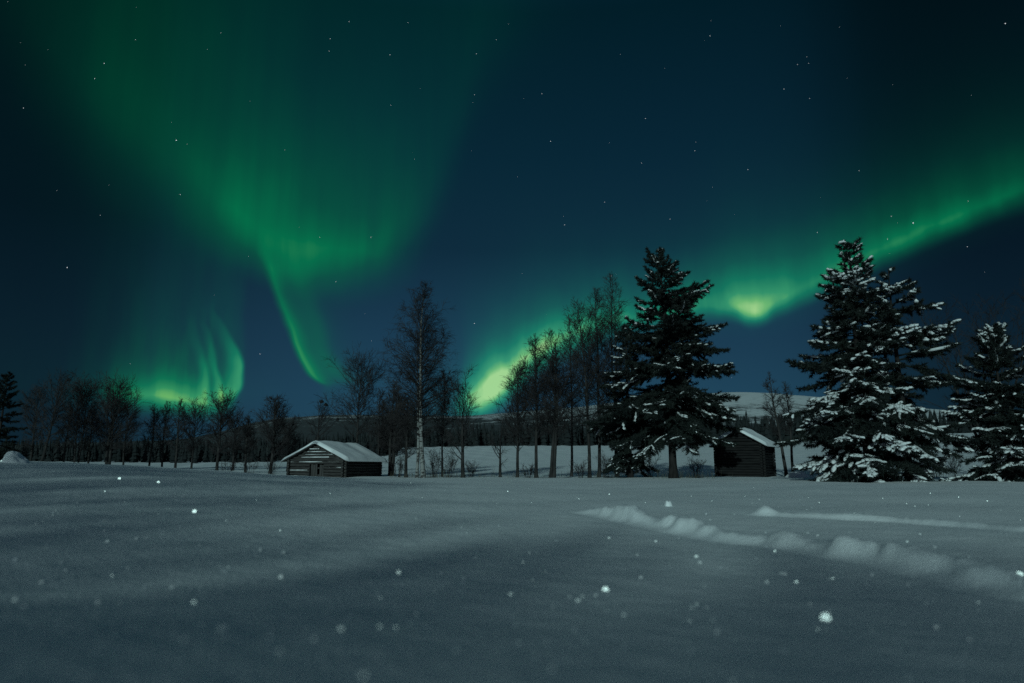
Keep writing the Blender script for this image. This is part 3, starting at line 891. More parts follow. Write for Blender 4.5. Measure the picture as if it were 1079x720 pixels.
G_MID = 'bare trees along the field edge'
MID = [
    # px, Y, top, width, seed, shape, stems, kwargs, label
    (333, 60, 433, 15, 201, 'round', 1, dict(tufts=5, n1=24, n2=6, n3=4, t0=0.4), 'small thin bare tree with dark clumps in its crown, behind the log barn roof'),
    (377, 56, 397, 23, 202, 'round', 1, dict(n1=54, t0=0.36, spread=0), 'round crowned bare tree right behind the log barn'),
    (398, 55, 412, 15, 203, 'cone', 2, dict(n1=34, spread=0.06), 'two stemmed bare tree between the round crowned tree and the dark tree beside the barn'),
    (413, 54.5, 402, 17, 204, 'cone', 3, dict(n1=40, spread=0.05, trunk_r=0.2), 'dense dark bare tree rising at the right wall of the log barn'),
    (428, 48, 418, 16, 205, 'cone', 1, dict(n1=54, trunk_r=0.11), 'slender dark bare tree just left of the white birch trunks'),
    (466, 52, 392, 17, 206, 'cone', 1, dict(n1=54, trunk_r=0.07, t0=0.3), 'thin pole like bare tree just right of the tallest birch'),
    (488, 47, 419, 26, 207, 'fork', 1, dict(n1=24, n2=8, n3=6, t0=0.2, ang=(25, 50), trunk_r=0.13), 'forked bare tree alone in front of the pale lake field'),
    (527, 47, 462, 15, 208, 'fork', 1, dict(n1=12, n2=5, n3=3, t0=0.28, ang=(25, 55), trunk_r=0.1), 'very short forked bare tree in front of the pale field'),
    (545, 47, 386, 24, 209, 'cone', 1, dict(n1=66, t0=0.22, trunk_r=0.10, ang=(38, 52)), 'cone shaped bare tree, leftmost of the close row before the pines'),
    (565, 46, 357, 25, 210, 'cone', 1, dict(n1=76, t0=0.26, trunk_r=0.11), 'straight dark bare tree, second from the left in the close row before the pines'),
    (582, 46, 349, 25, 211, 'cone', 2, dict(n1=60, t0=0.26, trunk_r=0.14, spread=0.03), 'double trunked straight bare tree, third in the close row'),
    (621, 48, 318, 32, 212, 'cone', 1, dict(n1=72, t0=0.25, trunk_r=0.115, lean=(-0.05, 0)), 'tall bare tree leaning left beside the pines'),
    (631, 49, 306, 31, 213, 'cone', 1, dict(n1=72, t0=0.25, trunk_r=0.12, lean=(0.0, 0)), 'tall upright bare tree next to the leaning one beside the pines'),
    (650, 52, 288, 30, 214, 'cone', 2, dict(n1=60, t0=0.3, trunk_r=0.12, lean=(0.0, 0), spread=0.03), 'tallest thin bare tree, its top showing behind the largest pine'),
    (602, 54, 332, 26, 215, 'cone', 1, dict(n1=60, t0=0.25, trunk_r=0.1), 'slim bare tree set back between the double trunk and the leaning tree'),
    (828, 53, 394, 14, 216, 'cone', 1, dict(n1=32, t0=0.35, trunk_r=0.13, lean=(-0.10, 0)), 'thin bare tree leaning left beside the half hidden barn'),
    (835, 53, 402, 12, 217, 'cone', 1, dict(n1=26, t0=0.4, trunk_r=0.11, lean=(-0.02, 0)), 'straighter thin bare tree right of the leaning one by the half hidden barn'),
    (1046, 50, 338, 40, 218, 'fork', 5, dict(n1=16, n2=7, n3=5, t0=0.3, spread=0.26, ang=(25, 45), trunk_r=0.2), 'wide many stemmed bare tree behind the small spruce at the right edge'),
]
for px, Y, top, w, sd, sh, st, kw, lab in MID:
    bare_tree('bare_tree', lab, 'tree', px, Y, top, w, sd, G_MID, sh, stems=st, **kw)

G_LEFT = 'bare trees in the row behind the left swell'
LEFT = [
    (31, 76, 420, 14, 301, 'round', 1, {}, 'faint bare tree beside the dark spruce at the left edge'),
    (42, 74, 411, 17, 302, 'round', 1, dict(lean=(0.12, 0), trunk_r=0.15), 'bare tree leaning right, above the snow heap at the left edge'),
    (67, 80, 424, 13, 303, 'cone', 1, {}, 'slim bare tree right of the leaning one in the left row'),
    (80, 78, 411, 17, 304, 'round', 2, dict(spread=0.06), 'two stemmed bare tree in the middle of the far left clump'),
    (93, 80, 424, 12, 305, 'cone', 1, {}, 'narrow bare tree at the right side of the far left clump'),
    (114, 72, 418, 19, 306, 'round', 2, dict(spread=0.05, trunk_r=0.2, n1=46), 'bare tree with a dense rounded flat topped crown in the left row'),
    (130, 80, 436, 12, 307, 'round', 1, {}, 'short bare tree under the right side of the flat topped crown'),
    (157, 78, 427, 13, 308, 'cone', 1, {}, 'bare tree under the left end of the low green glow'),
    (171, 80, 424, 13, 309, 'cone', 1, {}, 'bare tree under the middle of the low green glow'),
    (185, 76, 422, 16, 310, 'cone', 1, dict(trunk_r=0.14), 'pointed bare tree, highest of those under the low green glow'),
    (202, 80, 436, 13, 311, 'round', 1, {}, 'low bare tree at the right end of the green glow'),
    (229, 66, 427, 15, 312, 'round', 1, dict(n1=54, trunk_r=0.15), 'thick trunked bare tree right of the low green glow'),
    (246, 80, 446, 11, 313, 'round', 1, {}, 'low faint bare tree between two thicker ones left of the barn'),
    (259, 68, 440, 11, 314, 'cone', 1, dict(trunk_r=0.12), 'short slender bare tree between the thick trunk and the dense oval crown'),
    (285, 64, 421, 19, 315, 'birch', 1, dict(n1=72, n2=9, trunk_r=0.15, t0=0.2), 'bare tree with a dense oval crown, nearest to the barn on its left'),
    (303, 78, 452, 10, 316, 'round', 1, {}, 'tiny bare tree behind the left eave of the log barn'),
]
for px, Y, top, w, sd, sh, st, kw, lab in LEFT:
    k = dict(n1=44, n2=8, n3=5, twig_r=0.011, t0=0.25, trunk_r=0.12); k.update(kw)
    bare_tree('bare_tree', lab, 'tree', px, Y, top, w, sd, G_LEFT, sh, stems=st, **k)


# unseen wood added behind the camera so its bare crowns dim the near snow
def added_wood_behind(spots, seed):
    rng = np.random.default_rng(seed)
    g_ = Geo()
    tx, ty = -moon_vec.x, -moon_vec.y
    k_ = math.hypot(tx, ty); tx, ty = tx / k_, ty / k_          # direction in which shadows run
    for p_, te_, H in spots:
        t_ = te_ - (H - 0.4) / math.tan(MOON_EL)
        x, y = p_ * ty + t_ * tx, -p_ * tx + t_ * ty
        base = np.array([[x, y, 0.0]])
        T = grow(base, np.array([[0, 0, 1.0]]), np.array([H]), 12, 0.01, 0.01, rng)
        tubes(T, (0.13 * (1 - np.linspace(0, 1, 13)) + 0.01)[None], 6, g_)
        n1 = 24
        t = rng.uniform(0.3, 1.0, n1)
        B, TG = along(T, np.zeros(n1, int), np.minimum(t, .995))
        L1 = (3.6 * (1 - t) ** 0.7 + 0.5) * rng.uniform(0.6, 1.1, n1)
        P1 = grow(B, side_dirs(TG, np.radians(rng.uniform(30, 60, n1)), rng.uniform(0, 6.28, n1)), L1, 6, 0.1, 0.05, rng)
        tubes(P1, np.full((n1, 7), 0.022) * (1 - 0.7 * np.linspace(0, 1, 7))[None], 4, g_)
        pi = np.repeat(np.arange(n1), 5)
        B, TG = along(P1, pi, rng.uniform(0.1, 1, len(pi)))
        P2 = grow(B, side_dirs(TG, np.radians(rng.uniform(25, 60, len(pi))), rng.uniform(0, 6.28, len(pi))), rng.uniform(0.4, 1.0, len(pi)), 3, 0.1, 0.0, rng)
        tubes(P2, np.full((len(pi), 4), 0.011), 3, g_)
        pi = np.repeat(np.arange(len(P2)), 3)
        B, TG = along(P2, pi, rng.uniform(0.1, 1, len(pi)))
        P3 = grow(B, side_dirs(TG, np.radians(rng.uniform(20, 60, len(pi))), rng.uniform(0, 6.28, len(pi))), rng.uniform(0.2, 0.6, len(pi)), 2, 0.1, 0.0, rng)
        tubes(P3, np.full((len(pi), 3), 0.0075), 3, g_)
    return tag(g_.build('added_bare_wood', M['twig'], None, smooth=False), 'added bare trees behind the viewpoint that shade the near snow', 'wood', kind='stuff')


_wr = np.random.default_rng(3)
wood = []
for p_ in np.concatenate([np.arange(-28, -9, 0.30), np.arange(-9, -3, 0.40), np.arange(-3, 5, 0.28), np.arange(5, 16, 0.7)]):
    te_ = np.interp(p_, [-28, -12.5, -10, -7, -5, -2, 0, 2, 4, 8, 16], [23, 22, 17, 9.5, 6.5, 5.0, 4.3, 3.7, 4.6, 8.5, 11])
    wood.append((p_, te_ * _wr.uniform(0.80, 1.20), _wr.uniform(17, 24)))
added_wood_behind(wood, 71)


# ------------------------------------------------------------------ shrubs and dry grass
def shrub(label, px, Y, h_px, w_px, seed, n=14):
    rng = np.random.default_rng(seed)
    X = X_of(px, Y); z0 = gz(X, Y) - 0.04
    H, W = h_px * Y / 731, w_px * Y / 731
    a = rng.uniform(0, 6.283, n); s = rng.uniform(0.1, 0.75, n)
    P0 = np.stack([np.cos(a) * 0.25 * W * rng.uniform(0, 1, n), np.sin(a) * 0.25 * W * rng.uniform(0, 1, n), np.zeros(n)], -1)
    D = np.stack([np.cos(a) * s * W / H, np.sin(a) * s * W / H, np.ones(n)], -1)
    P = grow(P0, D, H * rng.uniform(0.55, 1.1, n), 6, 0.08, 0.03, rng)
    g_ = Geo()
    tubes(P, np.full((n, 7), 0.011) * (1 - 0.7 * np.linspace(0, 1, 7))[None], 4, g_)
    pi = np.repeat(np.arange(n), 8); t = rng.uniform(0.25, 1, len(pi))
    B, T = along(P, pi, t)
    P2 = grow(B, side_dirs(T, np.radians(rng.uniform(20, 55, len(pi))), rng.uniform(0, 6.28, len(pi))), H * rng.uniform(0.12, 0.34, len(pi)), 3, 0.1, 0.02, rng)
    tubes(P2, np.full((len(pi), 4), 0.006), 3, g_)
    pi = np.repeat(np.arange(len(P2)), 3); t = rng.uniform(0.2, 1, len(pi))
    B, T = along(P2, pi, t)
    P3 = grow(B, side_dirs(T, np.radians(rng.uniform(20, 55, len(pi))), rng.uniform(0, 6.28, len(pi))), H * rng.uniform(0.06, 0.16, len(pi)), 2, 0.1, 0.0, rng)
    tubes(P3, np.full((len(pi), 3), 0.005), 3, g_)
    o = g_.build('shrub', M['twig'], None, smooth=False)
    o.location = (X, Y, z0)
    return tag(o, label, 'shrub', 'leafless shrubs along the field edge')


for lab, px, Y, h, w, sd in [
    ('leafless shrub between the log barn and the white birch trunks', 420, 49, 24, 16, 401),
    ('twiggy shrub directly right of the white birch trunks', 457, 48, 30, 14, 402),
    ('broad fuzzy shrub between the birch and the lone forked tree', 473, 49, 27, 16, 403),
    ('low shrub at the foot of the lone forked tree', 497, 49, 16, 12, 404),
    ('low shrub at the foot of the first two trees in the close row', 557, 46.5, 14, 14, 405),
    ('dense dark shrub under the tree leaning left beside the pines', 612, 47, 20, 12, 406),
    ('dark shrub left of the paired trunks beside the pines', 638, 47.5, 26, 13, 407),
    ('leafless shrub behind the trunk of the largest pine, on its left', 685, 50, 24, 15, 408),
    ('leafless shrub right of the largest pine trunk, before the dark barn', 733, 49, 22, 14, 409),
    ('low shrub showing behind the two right hand spruces', 985, 48, 20, 16, 410),
    ('shrub between the right spruces and the small bushy spruce', 1003, 47, 26, 16, 411),
    ('wispy shrub in the hollow left of the barn gable', 287, 60, 18, 16, 412),
    ('low shrub below the thick trunked tree of the left row', 240, 64, 16, 18, 413),
    ('shrub in the hollow under the slender tree of the left row', 264, 66, 18, 16, 414),
]:
    shrub(lab, px, Y, h, w, sd)

rng = np.random.default_rng(77)
gg = Geo()
pxg = np.concatenate([rng.normal(712, 16, 130), rng.normal(735, 12, 70), rng.uniform(410, 600, 150), rng.normal(455, 14, 90), rng.normal(640, 14, 80), rng.uniform(960, 1040, 60)])
Yg = np.concatenate([rng.normal(45.5, 0.9, 200), rng.uniform(46.5, 49.5, 320), rng.uniform(41, 46, 60)])
Xg = X_of(pxg, Yg); zg = ground_base(Xg, Yg) - 0.02
ng = len(pxg)
D = np.stack([rng.normal(0, .18, ng), rng.normal(0, .18, ng), np.ones(ng)], -1)
P = grow(np.stack([Xg, Yg, zg], -1), D, rng.uniform(0.2, 0.75, ng), 4, 0.05, -0.04, rng)
tubes(P, np.full((ng, 5), 0.008) * (1 - 0.7 * np.linspace(0, 1, 5))[None], 3, gg)
tag(gg.build('dry_grass', M['grass'], None, smooth=False), 'thin dry grass stems poking out of the snow', 'grass', kind='stuff')


# ------------------------------------------------------------------ log barns
def barn(label, corner_px, Y, yaw_deg, W, L, wall, rise, seed, door=True, snow_ledges=0.72, over=(0.45, 0.35), snow_t=0.2, timber='log'):
    """local frame: gable wall in the plane y=0 from x=-W to 0 (right front corner at the origin), body runs to y=+L"""
    rng = np.random.default_rng(seed)
    X = X_of(corner_px, Y); z0 = gz(X, Y) - 0.25
    wall += 0.25
    root = thing('log_barn', label, 'barn', (X, Y, z0), math.radians(-yaw_deg))
    r = 0.105; step = 0.195

    def log(geo, a, b, z, rad, sag=0.012):
        n = 9
        t = np.linspace(0, 1, n)
        P = (np.array(a)[None] * (1 - t)[:, None] + np.array(b)[None] * t[:, None])
        P[:, 2] = z + rng.normal(0, 0.008) + sag * np.sin(t * 3.1 + rng.uniform(0, 3)) + rng.normal(0, 0.004, n)
        tubes(P[None], np.full((1, n), rad) * (1 + rng.normal(0, 0.05, (1, n))), 9, geo)
        # end discs
        for e in (0, -1):
            base = geo.n - n * 9
            ring = (np.arange(9) + (0 if e == 0 else (n - 1) * 9)) + base
            c = P[e]
            geo.v.append(c[None]); ci = geo.n; geo.n += 1
            f = np.stack([np.full(9, ci), ring, np.roll(ring, -1)], -1)
            geo.f.setdefault(3, []).append(f)

    ext = 0.22
    rows = int(wall / step)
    walls = [('front', (-W - ext, 0, 0), (ext, 0, 0)), ('back', (-W - ext, L, 0), (ext, L, 0)), ('right', (0, -ext, 0), (0, L + ext, 0)), ('left', (-W, -ext, 0), (-W, L + ext, 0))]
    ledges = Geo()
    for nm, a, b in walls:
        g_ = Geo()
        off = 0 if nm in ('front', 'back') else step * 0.5
        for k in range(rows + 1):
            z = 0.1 + off + k * step
            if z > wall + 0.05: break
            rad = r * rng.uniform(0.85, 1.05)
            if nm == 'front' and door and 0.15 < z < 1.15:
                d0, d1 = -W * 0.62, -W * 0.36
                log(g_, a, (d0, 0, 0), z, rad); log(g_, (d1, 0, 0), b, z, rad)
            else:
                log(g_, a, b, z, rad)
            if nm in ('front', 'right') and rng.uniform() < snow_ledges * (1 if nm == 'front' else 0.0):
                # snow caught on the log's upper face, ragged
                A_, B_ = np.array(a, float), np.array(b, float)
                t = np.linspace(rng.uniform(0.0, 0.25), rng.uniform(0.7, 1.0), 26)
                if nm == 'front' and door and z < 1.25: t = np.linspace(0.66, 0.98, 16) if rng.uniform() < .5 else np.linspace(.03, .36, 16)
                Pl = A_[None] * (1 - t)[:, None] + B_[None] * t[:, None]
                outw = np.array([0, -1, 0]) if nm == 'front' else np.array([1, 0, 0])
                Pl = Pl + outw * rad * 0.72; Pl[:, 2] = z + rad * 0.74
                rr_ = np.clip(0.016 + 0.012 * np.cumsum(rng.normal(0, 0.35, len(t))), 0.003, 0.036)
                tubes(Pl[None], rr_[None], 6, ledges)
        if nm in ('front', 'back'):
            # gable triangle
            k = 0
            z = wall + 0.10
            while z < wall + rise - 0.1:
                f = 1 - (z + 0.06 - wall) / rise
                half = W / 2 * f
                y_ = a[1]
                log(g_, (-W / 2 - half, y_, 0), (-W / 2 + half, y_, 0), z, r * 0.92)
                if nm == 'front' and rng.uniform() < snow_ledges * 0.9 and half > 0.4:
                    t = np.linspace(rng.uniform(0.05, 0.3), rng.uniform(0.65, 0.95), 20)
                    Pl = np.stack([-W / 2 - half + 2 * half * t, np.full(20, y_ - r * 0.7), np.full(20, z + r * 0.7)], -1)
                    rr_ = np.clip(0.016 + 0.012 * np.cumsum(rng.normal(0, 0.35, 20)), 0.004, 0.035)
                    tubes(Pl[None], rr_[None], 6, ledges)
                z += step
        # dark inside sheet so that gaps between logs stay closed
        A_, B_ = np.array(a, float), np.array(b, float)
        if nm in ('front', 'back'):
            y_ = a[1]
            s = 0.04
            v = [(-W, y_, 0), (0, y_, 0), (0, y_, wall), (-W / 2, y_, wall + rise), (-W, y_, wall)]
            dd = 0.03 if nm == 'front' else -0.03
            if nm == 'front' and door:
                d0, d1 = -W * 0.62, -W * 0.36
                g_.add([(-W, y_ + dd, 0), (d0, y_ + dd, 0), (d0, y_ + dd, wall), (-W, y_ + dd, wall)], [(0, 1, 2, 3)])
                g_.add([(d1, y_ + dd, 0), (0, y_ + dd, 0), (0, y_ + dd, wall), (d1, y_ + dd, wall)], [(0, 1, 2, 3)])
                g_.add([(d0, y_ + dd, 1.2), (d1, y_ + dd, 1.2), (d1, y_ + dd, wall), (d0, y_ + dd, wall)], [(0, 1, 2, 3)])
                g_.add([(-W, y_ + dd, wall), (0, y_ + dd, wall), (-W / 2, y_ + dd, wall + rise)], [(0, 1, 2)])
            else:
                v = np.array(v); v[:, 1] += dd
                g_.add(v, [(0, 1, 2, 3, 4)])
        else:
            x_ = a[0] + (-0.03 if nm == 'right' else 0.03)
            g_.add([(x_, 0, 0), (x_, L, 0), (x_, L, wall), (x_, 0, wall)], [(0, 1, 2, 3)])
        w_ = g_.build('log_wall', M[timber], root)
    if ledges.n: tag(ledges.build('log_snow', M['tree_snow'], root))
    if door:
        g_ = Geo()
        d0, d1 = -W * 0.62 + 0.04, -W * 0.36 - 0.04
        nb = 6; bw = (d1 - d0) / nb
        for k in range(nb):
            if k == 3: continue
            g_.box((d0 + k * bw + 0.012, 0.05 + rng.uniform(0, 0.02), 0.1), (d0 + (k + 1) * bw - 0.012, 0.09, 1.17 - rng.uniform(0, 0.06)))
        g_.box((d0, 0.095, 0.35), (d1, 0.125, 0.45)); g_.box((d0, 0.095, 0.85), (d1, 0.125, 0.95))
        g_.build('door', M['board'], root, smooth=False)
    # roof: two board slopes, and the snow on it
    eo, go = over
    slope = math.hypot(W / 2, rise)
    def roof_pt(s, y, up):
        """s in [-1,1] across (0 = ridge), extends past 1 for eaves"""
        nx, nz_ = rise / slope, (W / 2) / slope
        x = -W / 2 + s * W / 2; z = wall + rise * (1 - abs(s)) + 0.1
        return (x + math.copysign(nx, s if s else 1) * up * (0 if s == 0 else 1), y, z + nz_ * up + (up * (1 / nz_ - nz_) if s == 0 else 0))
    se = 1 + eo / (W / 2)
    g_ = Geo()
    for sg_ in (-1, 1):
        y0, y1 = -go, L + go
        nb = 14
        for k in range(nb):
            ya, yb = y0 + (y1 - y0) * k / nb + 0.006, y0 + (y1 - y0) * (k + 1) / nb - 0.006
            dz_ = rng.normal(0, 0.006)
            v = [roof_pt(0.0, ya, dz_), roof_pt(0.0, yb, dz_), roof_pt(sg_ * se, yb, dz_), roof_pt(sg_ * se, ya, dz_)]
            v += [(a_, b_, c_ - 0.045) for a_, b_, c_ in v]
            g_.add(v, [(0, 1, 2, 3), (7, 6, 5, 4), (0, 4, 5, 1), (1, 5, 6, 2), (2, 6, 7, 3), (3, 7, 4, 0)])
    g_.build('roof', M['board'], root, smooth=False)
    # snow slab: grid, rounded edges
    ns, ny = 41, 33
    ss = np.linspace(-se - 0.03, se + 0.03, ns); yy = np.linspace(-go - 0.06, L + go + 0.06, ny)
    S, Yy = np.meshgrid(ss, yy, indexing='ij')
    edge = np.minimum(1, np.minimum((se + 0.03 - np.abs(S)) * W / 2, np.minimum(Yy - yy[0], yy[-1] - Yy)) / 0.16)
    thick = snow_t * np.sqrt(np.clip(1 - (1 - np.clip(edge, 0, 1)) ** 2, 0, 1)) * (1 + 0.22 * value_noise(S * 2.2, Yy, 0.9, seed) + 0.1 * value_noise(S * 2.2, Yy, 2.4, seed + 1))
    thick = thick + 0.06 * np.exp(-(S / 0.16) ** 2)
    round_ridge = 0.10 * np.exp(-(S / 0.10) ** 2)
    zt = wall + rise * (1 - np.abs(S)) + 0.112 + thick - round_ridge
    zb = wall + rise * (1 - np.abs(S)) + 0.112 + 0.0 * S
    Xs = -W / 2 + S * W / 2
    # ragged overhang
    jx = 0.05 * value_noise(Yy, S * 0, 1.7, seed + 3) * (np.abs(S) > se - 0.02) * np.sign(S)
    jy = 0.05 * value_noise(S * 3, Yy * 0, 1.7, seed + 4) * ((Yy <= yy[0] + 1e-6) * -1.0 + (Yy >= yy[-1] - 1e-6) * 1.0)
    top_v = np.stack([Xs + jx, Yy + jy, zt], -1).reshape(-1, 3); bot_v = np.stack([Xs + jx, Yy + jy, zb], -1).reshape(-1, 3)
    ii = np.arange(ns * ny).reshape(ns, ny)
    qd = np.stack([ii[:-1, :-1], ii[1:, :-1], ii[1:, 1:], ii[:-1, 1:]], -1).reshape(-1, 4)
    ring = np.concatenate([ii[:, 0], ii[-1, 1:], ii[-2::-1, -1], ii[0, -2:0:-1]])
    rn = np.roll(ring, -1); o_ = ns * ny
    sd = np.stack([ring, rn, rn + o_, ring + o_], -1)[:, ::-1]
    mk('roof_snow', np.concatenate([top_v, bot_v]), [qd, qd[:, ::-1] + o_, sd], M['roof_snow'], root)
    return root


barn('low grey log barn with thick snow on its roof and snow lines between the logs', 362.5, 48.5, 20, 4.55, 4.7, 1.24, 1.06, 5)
barn('dark log barn half hidden behind the lower branches of the largest pine', 803.5, 50.0, 33, 3.25, 3.2, 2.36, 0.95, 6, door=False, snow_ledges=0.06, timber='shade_log', snow_t=0.24)


# ------------------------------------------------------------------ snow heaps and lumps on the field
def heap(name, label, px, py, w_px, h_px, seed, Yfix=None, cat='snow heap', lean=0.0, rough_=0.3, power=1.2):
    rng = np.random.default_rng(seed)
    if Yfix is None: c = ground_hit(px, py)
    else:
        x_ = X_of(px, Yfix); c = np.array([x_, Yfix, gz(x_, Yfix)])
    k = c[1] / 731
    W, H = w_px * k, h_px * k
    n, r_ = 40, 14
    V = [(0, 0, 0)]; 
    a = np.linspace(0, 2 * math.pi, n, endpoint=False)
    rr_ = np.linspace(1 / r_, 1, r_)
    A_, R_ = np.meshgrid(a, rr_)
    lob = 1 + 0.18 * np.sin(A_ * 2 + seed) + 0.12 * np.sin(A_ * 3 + seed * 2.1)
    x = np.cos(A_) * R_ * W / 2 * lob; y = np.sin(A_) * R_ * W / 2 * lob * 0.8
    z = H * (1 - R_ ** 2) ** power * (1 + rough_ * value_noise(x / W * 3.3, y / W * 3.3, 1.0, seed) + 0.4 * rough_ * value_noise(x / W * 9, y / W * 9, 1.0, seed + 5)) 
    x = x + lean * z
    v = np.stack([x, y, z - 0.03 * R_ ** 4 - 0.01], -1).reshape(-1, 3)
    v = np.concatenate([v, [v[:n].mean(0)]])
    ii = np.arange(n * r_).reshape(r_, n)
    q_ = np.stack([ii[:-1], ii[1:], np.roll(ii, -1, 1)[1:], np.roll(ii, -1, 1)[:-1]], -1).reshape(-1, 4)
    t_ = np.stack([np.full(n, n * r_), ii[0], np.roll(ii[0], -1)], -1)
    o = mk(name, v, [q_, t_], M['snow'])
    o.location = (c[0], c[1], c[2])
    return tag(o, label, cat)


heap('snow_heap', 'rounded pale snow heap on the skyline at the left edge', 15, 489, 30, 9, 3, Yfix=15, rough_=0.9, power=0.6)
heap('snow_lump', 'small pointed snow lump above the start of the ploughed track', 704, 533.5, 10, 7, 4, cat='snow lump')
heap('snow_bank', 'low snow bank at the right foot of the half hidden barn', 842, 501, 34, 7, 6, Yfix=48.5, cat='snow bank')

# ------------------------------------------------------------------ frost crystals that flash the moon back
rng = np.random.default_rng(9)


def plate(geo, C, Nn, rad, thick):
    """thick rounded plates"""
    C = np.asarray(C, float).reshape(-1, 3); n = len(C)
    ref = np.array([0.3, 0.2, 0.9]); U = nrm(np.cross(Nn, ref)); V = np.cross(Nn, U)
    a = np.arange(12) * math.pi / 6
    ring = (U[:, None] * np.cos(a)[None, :, None] + V[:, None] * np.sin(a)[None, :, None]) * rad[:, None, None]
    top = C[:, None] + ring + (Nn * thick[:, None] / 2)[:, None]; bot = C[:, None] + ring - (Nn * thick[:, None] / 2)[:, None]
    v = np.concatenate([top, bot], 1)
    b = (np.arange(n) * 24)[:, None]
    geo.add(v.reshape(-1, 3), np.concatenate([b + np.arange(12)[None], b + np.arange(23, 11, -1)[None]]))
    s = np.stack([np.stack([(b[:, 0] + (k + 1) % 12), b[:, 0] + k, b[:, 0] + k + 12, b[:, 0] + (k + 1) % 12 + 12], -1) for k in range(12)], 1).reshape(-1, 4)
    geo.f.setdefault(4, []).append(s + geo.n - 24 * n)


mv = np.array(moon_vec)
CRY = [(205, 540, 1.15, 'brightest frost crystal on the snow below the log barn'), (126, 505, .75, 'oval frost crystal near the left skyline, upper of a pair'),
       (167, 509, .8, 'oval frost crystal near the left skyline, lower right of its pair'), (3, 487, 1.0, 'bright frost crystal at the left edge under the snow heap'),
       (492, 562, .45, 'faint small frost crystal in the middle of the field below the forked tree'), (296, 609, .4, 'tiny frost crystal in the left middle foreground'),
       (359, 665, .62, 'dim frost crystal low in the foreground left of the middle'), (638, 623, .7, 'upright bright frost crystal in the middle foreground'),
       (870, 653, 1.5, 'largest brightest frost crystal low in the right foreground'), (1074, 608, 1.0, 'bright frost crystal at the right edge below the ploughed track'),
       (232, 664, .5, 'soft dim round frost crystal low on the left'), (420, 604, .4, 'pale blurred frost crystal left of the middle of the field'),
       (839, 615, .4, 'faint frost crystal just below the ploughed track'), (383, 713, .45, 'dim frost crystal at the bottom edge'),
       (609, 634, .36, 'very faint frost crystal beside the upright bright one')]
for x, y, s, lab in CRY:
    c = ground_hit(x, y)
    ray = nrm(np.array([0, 0, EYE]) - c)
    nn = nrm(mv + ray)
    rad = (0.0052 * c[1] * s ** 0.6 if c[1] < 6 else 0.0027 * c[1] * s)
    tilt = 0.0 if s > 0.65 else 0.20
    nn = nrm(nn + rng.normal(0, tilt + 1e-4, 3))
    g_ = Geo(); plate(g_, [[0, 0, 0]], nn[None], np.array([rad]), np.array([rad * 0.3]))
    o = g_.build('ice_crystal', M['ice'], None, smooth=False)
    o.location = tuple(c + np.array([0, 0, rad * 0.35]))
    tag(o, lab, 'ice crystal', 'large frost crystals glinting on the snow')

# small glitter, too many to count
TINY = [(728, 523), (750, 528), (785, 523), (795, 540), (800, 526), (852, 525), (863, 530), (930, 525), (955, 531), (978, 532), (1010, 524), (1011, 544), (1069, 537), (1075, 548), (922, 551), (680, 530),
        (433, 509), (535, 518), (560, 530), (610, 526), (642, 521), (900, 541), (1040, 528), (348, 520), (270, 527), (980, 520), (700, 545)]
pts = [ground_hit(x, y) for x, y in TINY]
tilts = [0.02] * len(pts)
for _ in range(260):
    x, y = rng.uniform(0, 1079), 512 + 208 * rng.uniform(0, 1)
    pts.append(ground_hit(x, y)); tilts.append(0.50)
pts = np.array(pts); tilts = np.array(tilts)
nn = nrm(mv[None] + nrm(np.array([0, 0, EYE])[None] - pts))
nn = nrm(nn + rng.normal(0, 1, nn.shape) * tilts[:, None])
rad = np.where(tilts < 0.1, 0.00048 * pts[:, 1], 0.0030 * np.clip(pts[:, 1] - 0.35, 0.25, 4)) * rng.uniform(0.4, 1.2, len(pts))
g_ = Geo(); plate(g_, pts + np.array([0, 0, 0.3])[None] * rad[:, None], nn, rad, rad * 0.3)
tag(g_.build('snow_glitter', M['ice'], None, smooth=False), 'fine frost glitter scattered over the snow', 'glitter', kind='stuff')

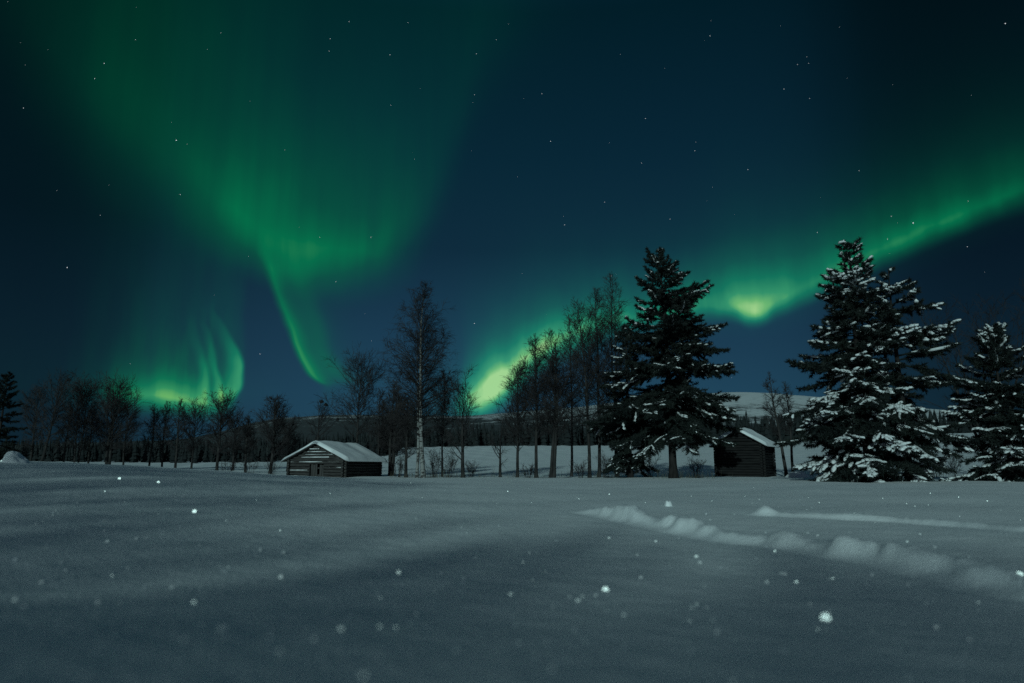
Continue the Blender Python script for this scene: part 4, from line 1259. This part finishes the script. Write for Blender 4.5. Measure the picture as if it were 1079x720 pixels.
# ------------------------------------------------------------------ stars
STARS = [(186, 148, 1.3), (110, 67, .9), (71, 282, 1.2), (25, 114, .8), (411, 58, .9), (348, 41, .8), (347, 54, .7), (368, 23, .9), (233, 35, .7), (143, 42, .7), (100, 83, .8), (337, 250, .8), (391, 250, .9), (437, 168, .7),
         (274, 373, .9), (500, 341, 1.0), (354, 297, .7), (580, 149, .9), (571, 99, .8), (595, 237, .8), (676, 172, .8), (732, 159, .8), (748, 38, .9), (905, 180, .7), (1059, 25, 1.2), (826, 94, .8),
         (962, 235, 1.5), (939, 228, .8), (935, 252, .8), (788, 179, .8), (706, 231, .8), (644, 291, .9), (646, 300, .8), (637, 213, .7), (680, 125, .7), (502, 57, .8), (523, 42, .7), (749, 22, .6), (840, 68, .7),
         (852, 67, .6), (853, 104, .6), (1019, 260, .8), (850, 60, .6), (733, 150, .6), (594, 228, .6), (500, 100, .7), (412, 111, .7), (430, 24, .7), (190, 205, .8), (262, 270, .6), (106, 227, .6), (300, 158, .6), (861, 245, .7), (1020, 212, .6)]
rng = np.random.default_rng(12)
dirs_, mag = [], []
for x, y, m_ in STARS:
    a, e = np.radians(azel(x, y)); dirs_.append((math.sin(a) * math.cos(e), math.cos(a) * math.cos(e), math.sin(e))); mag.append(m_)
for _ in range(900):
    v = rng.normal(0, 1, 3); v /= np.linalg.norm(v)
    if v[2] < 0.12: continue
    dirs_.append(tuple(v)); mag.append(rng.uniform(0.22, 0.5))
dirs_ = np.array(dirs_); mag = np.array(mag)
Dist = 6000.0
oct_v = np.array([(1, 0, 0), (-1, 0, 0), (0, 1, 0), (0, -1, 0), (0, 0, 1), (0, 0, -1)], float)
oct_f = np.array([(0, 2, 4), (2, 1, 4), (1, 3, 4), (3, 0, 4), (2, 0, 5), (1, 2, 5), (3, 1, 5), (0, 3, 5)])
V = dirs_[:, None] * Dist + oct_v[None] * (mag * 3.3)[:, None, None]
F = (oct_f[None] + (np.arange(len(dirs_)) * 6)[:, None, None]).reshape(-1, 3)
tag(mk('stars', V.reshape(-1, 3), [F], M['star'], smooth=False), 'small white stars scattered over the night sky', 'stars', kind='stuff')
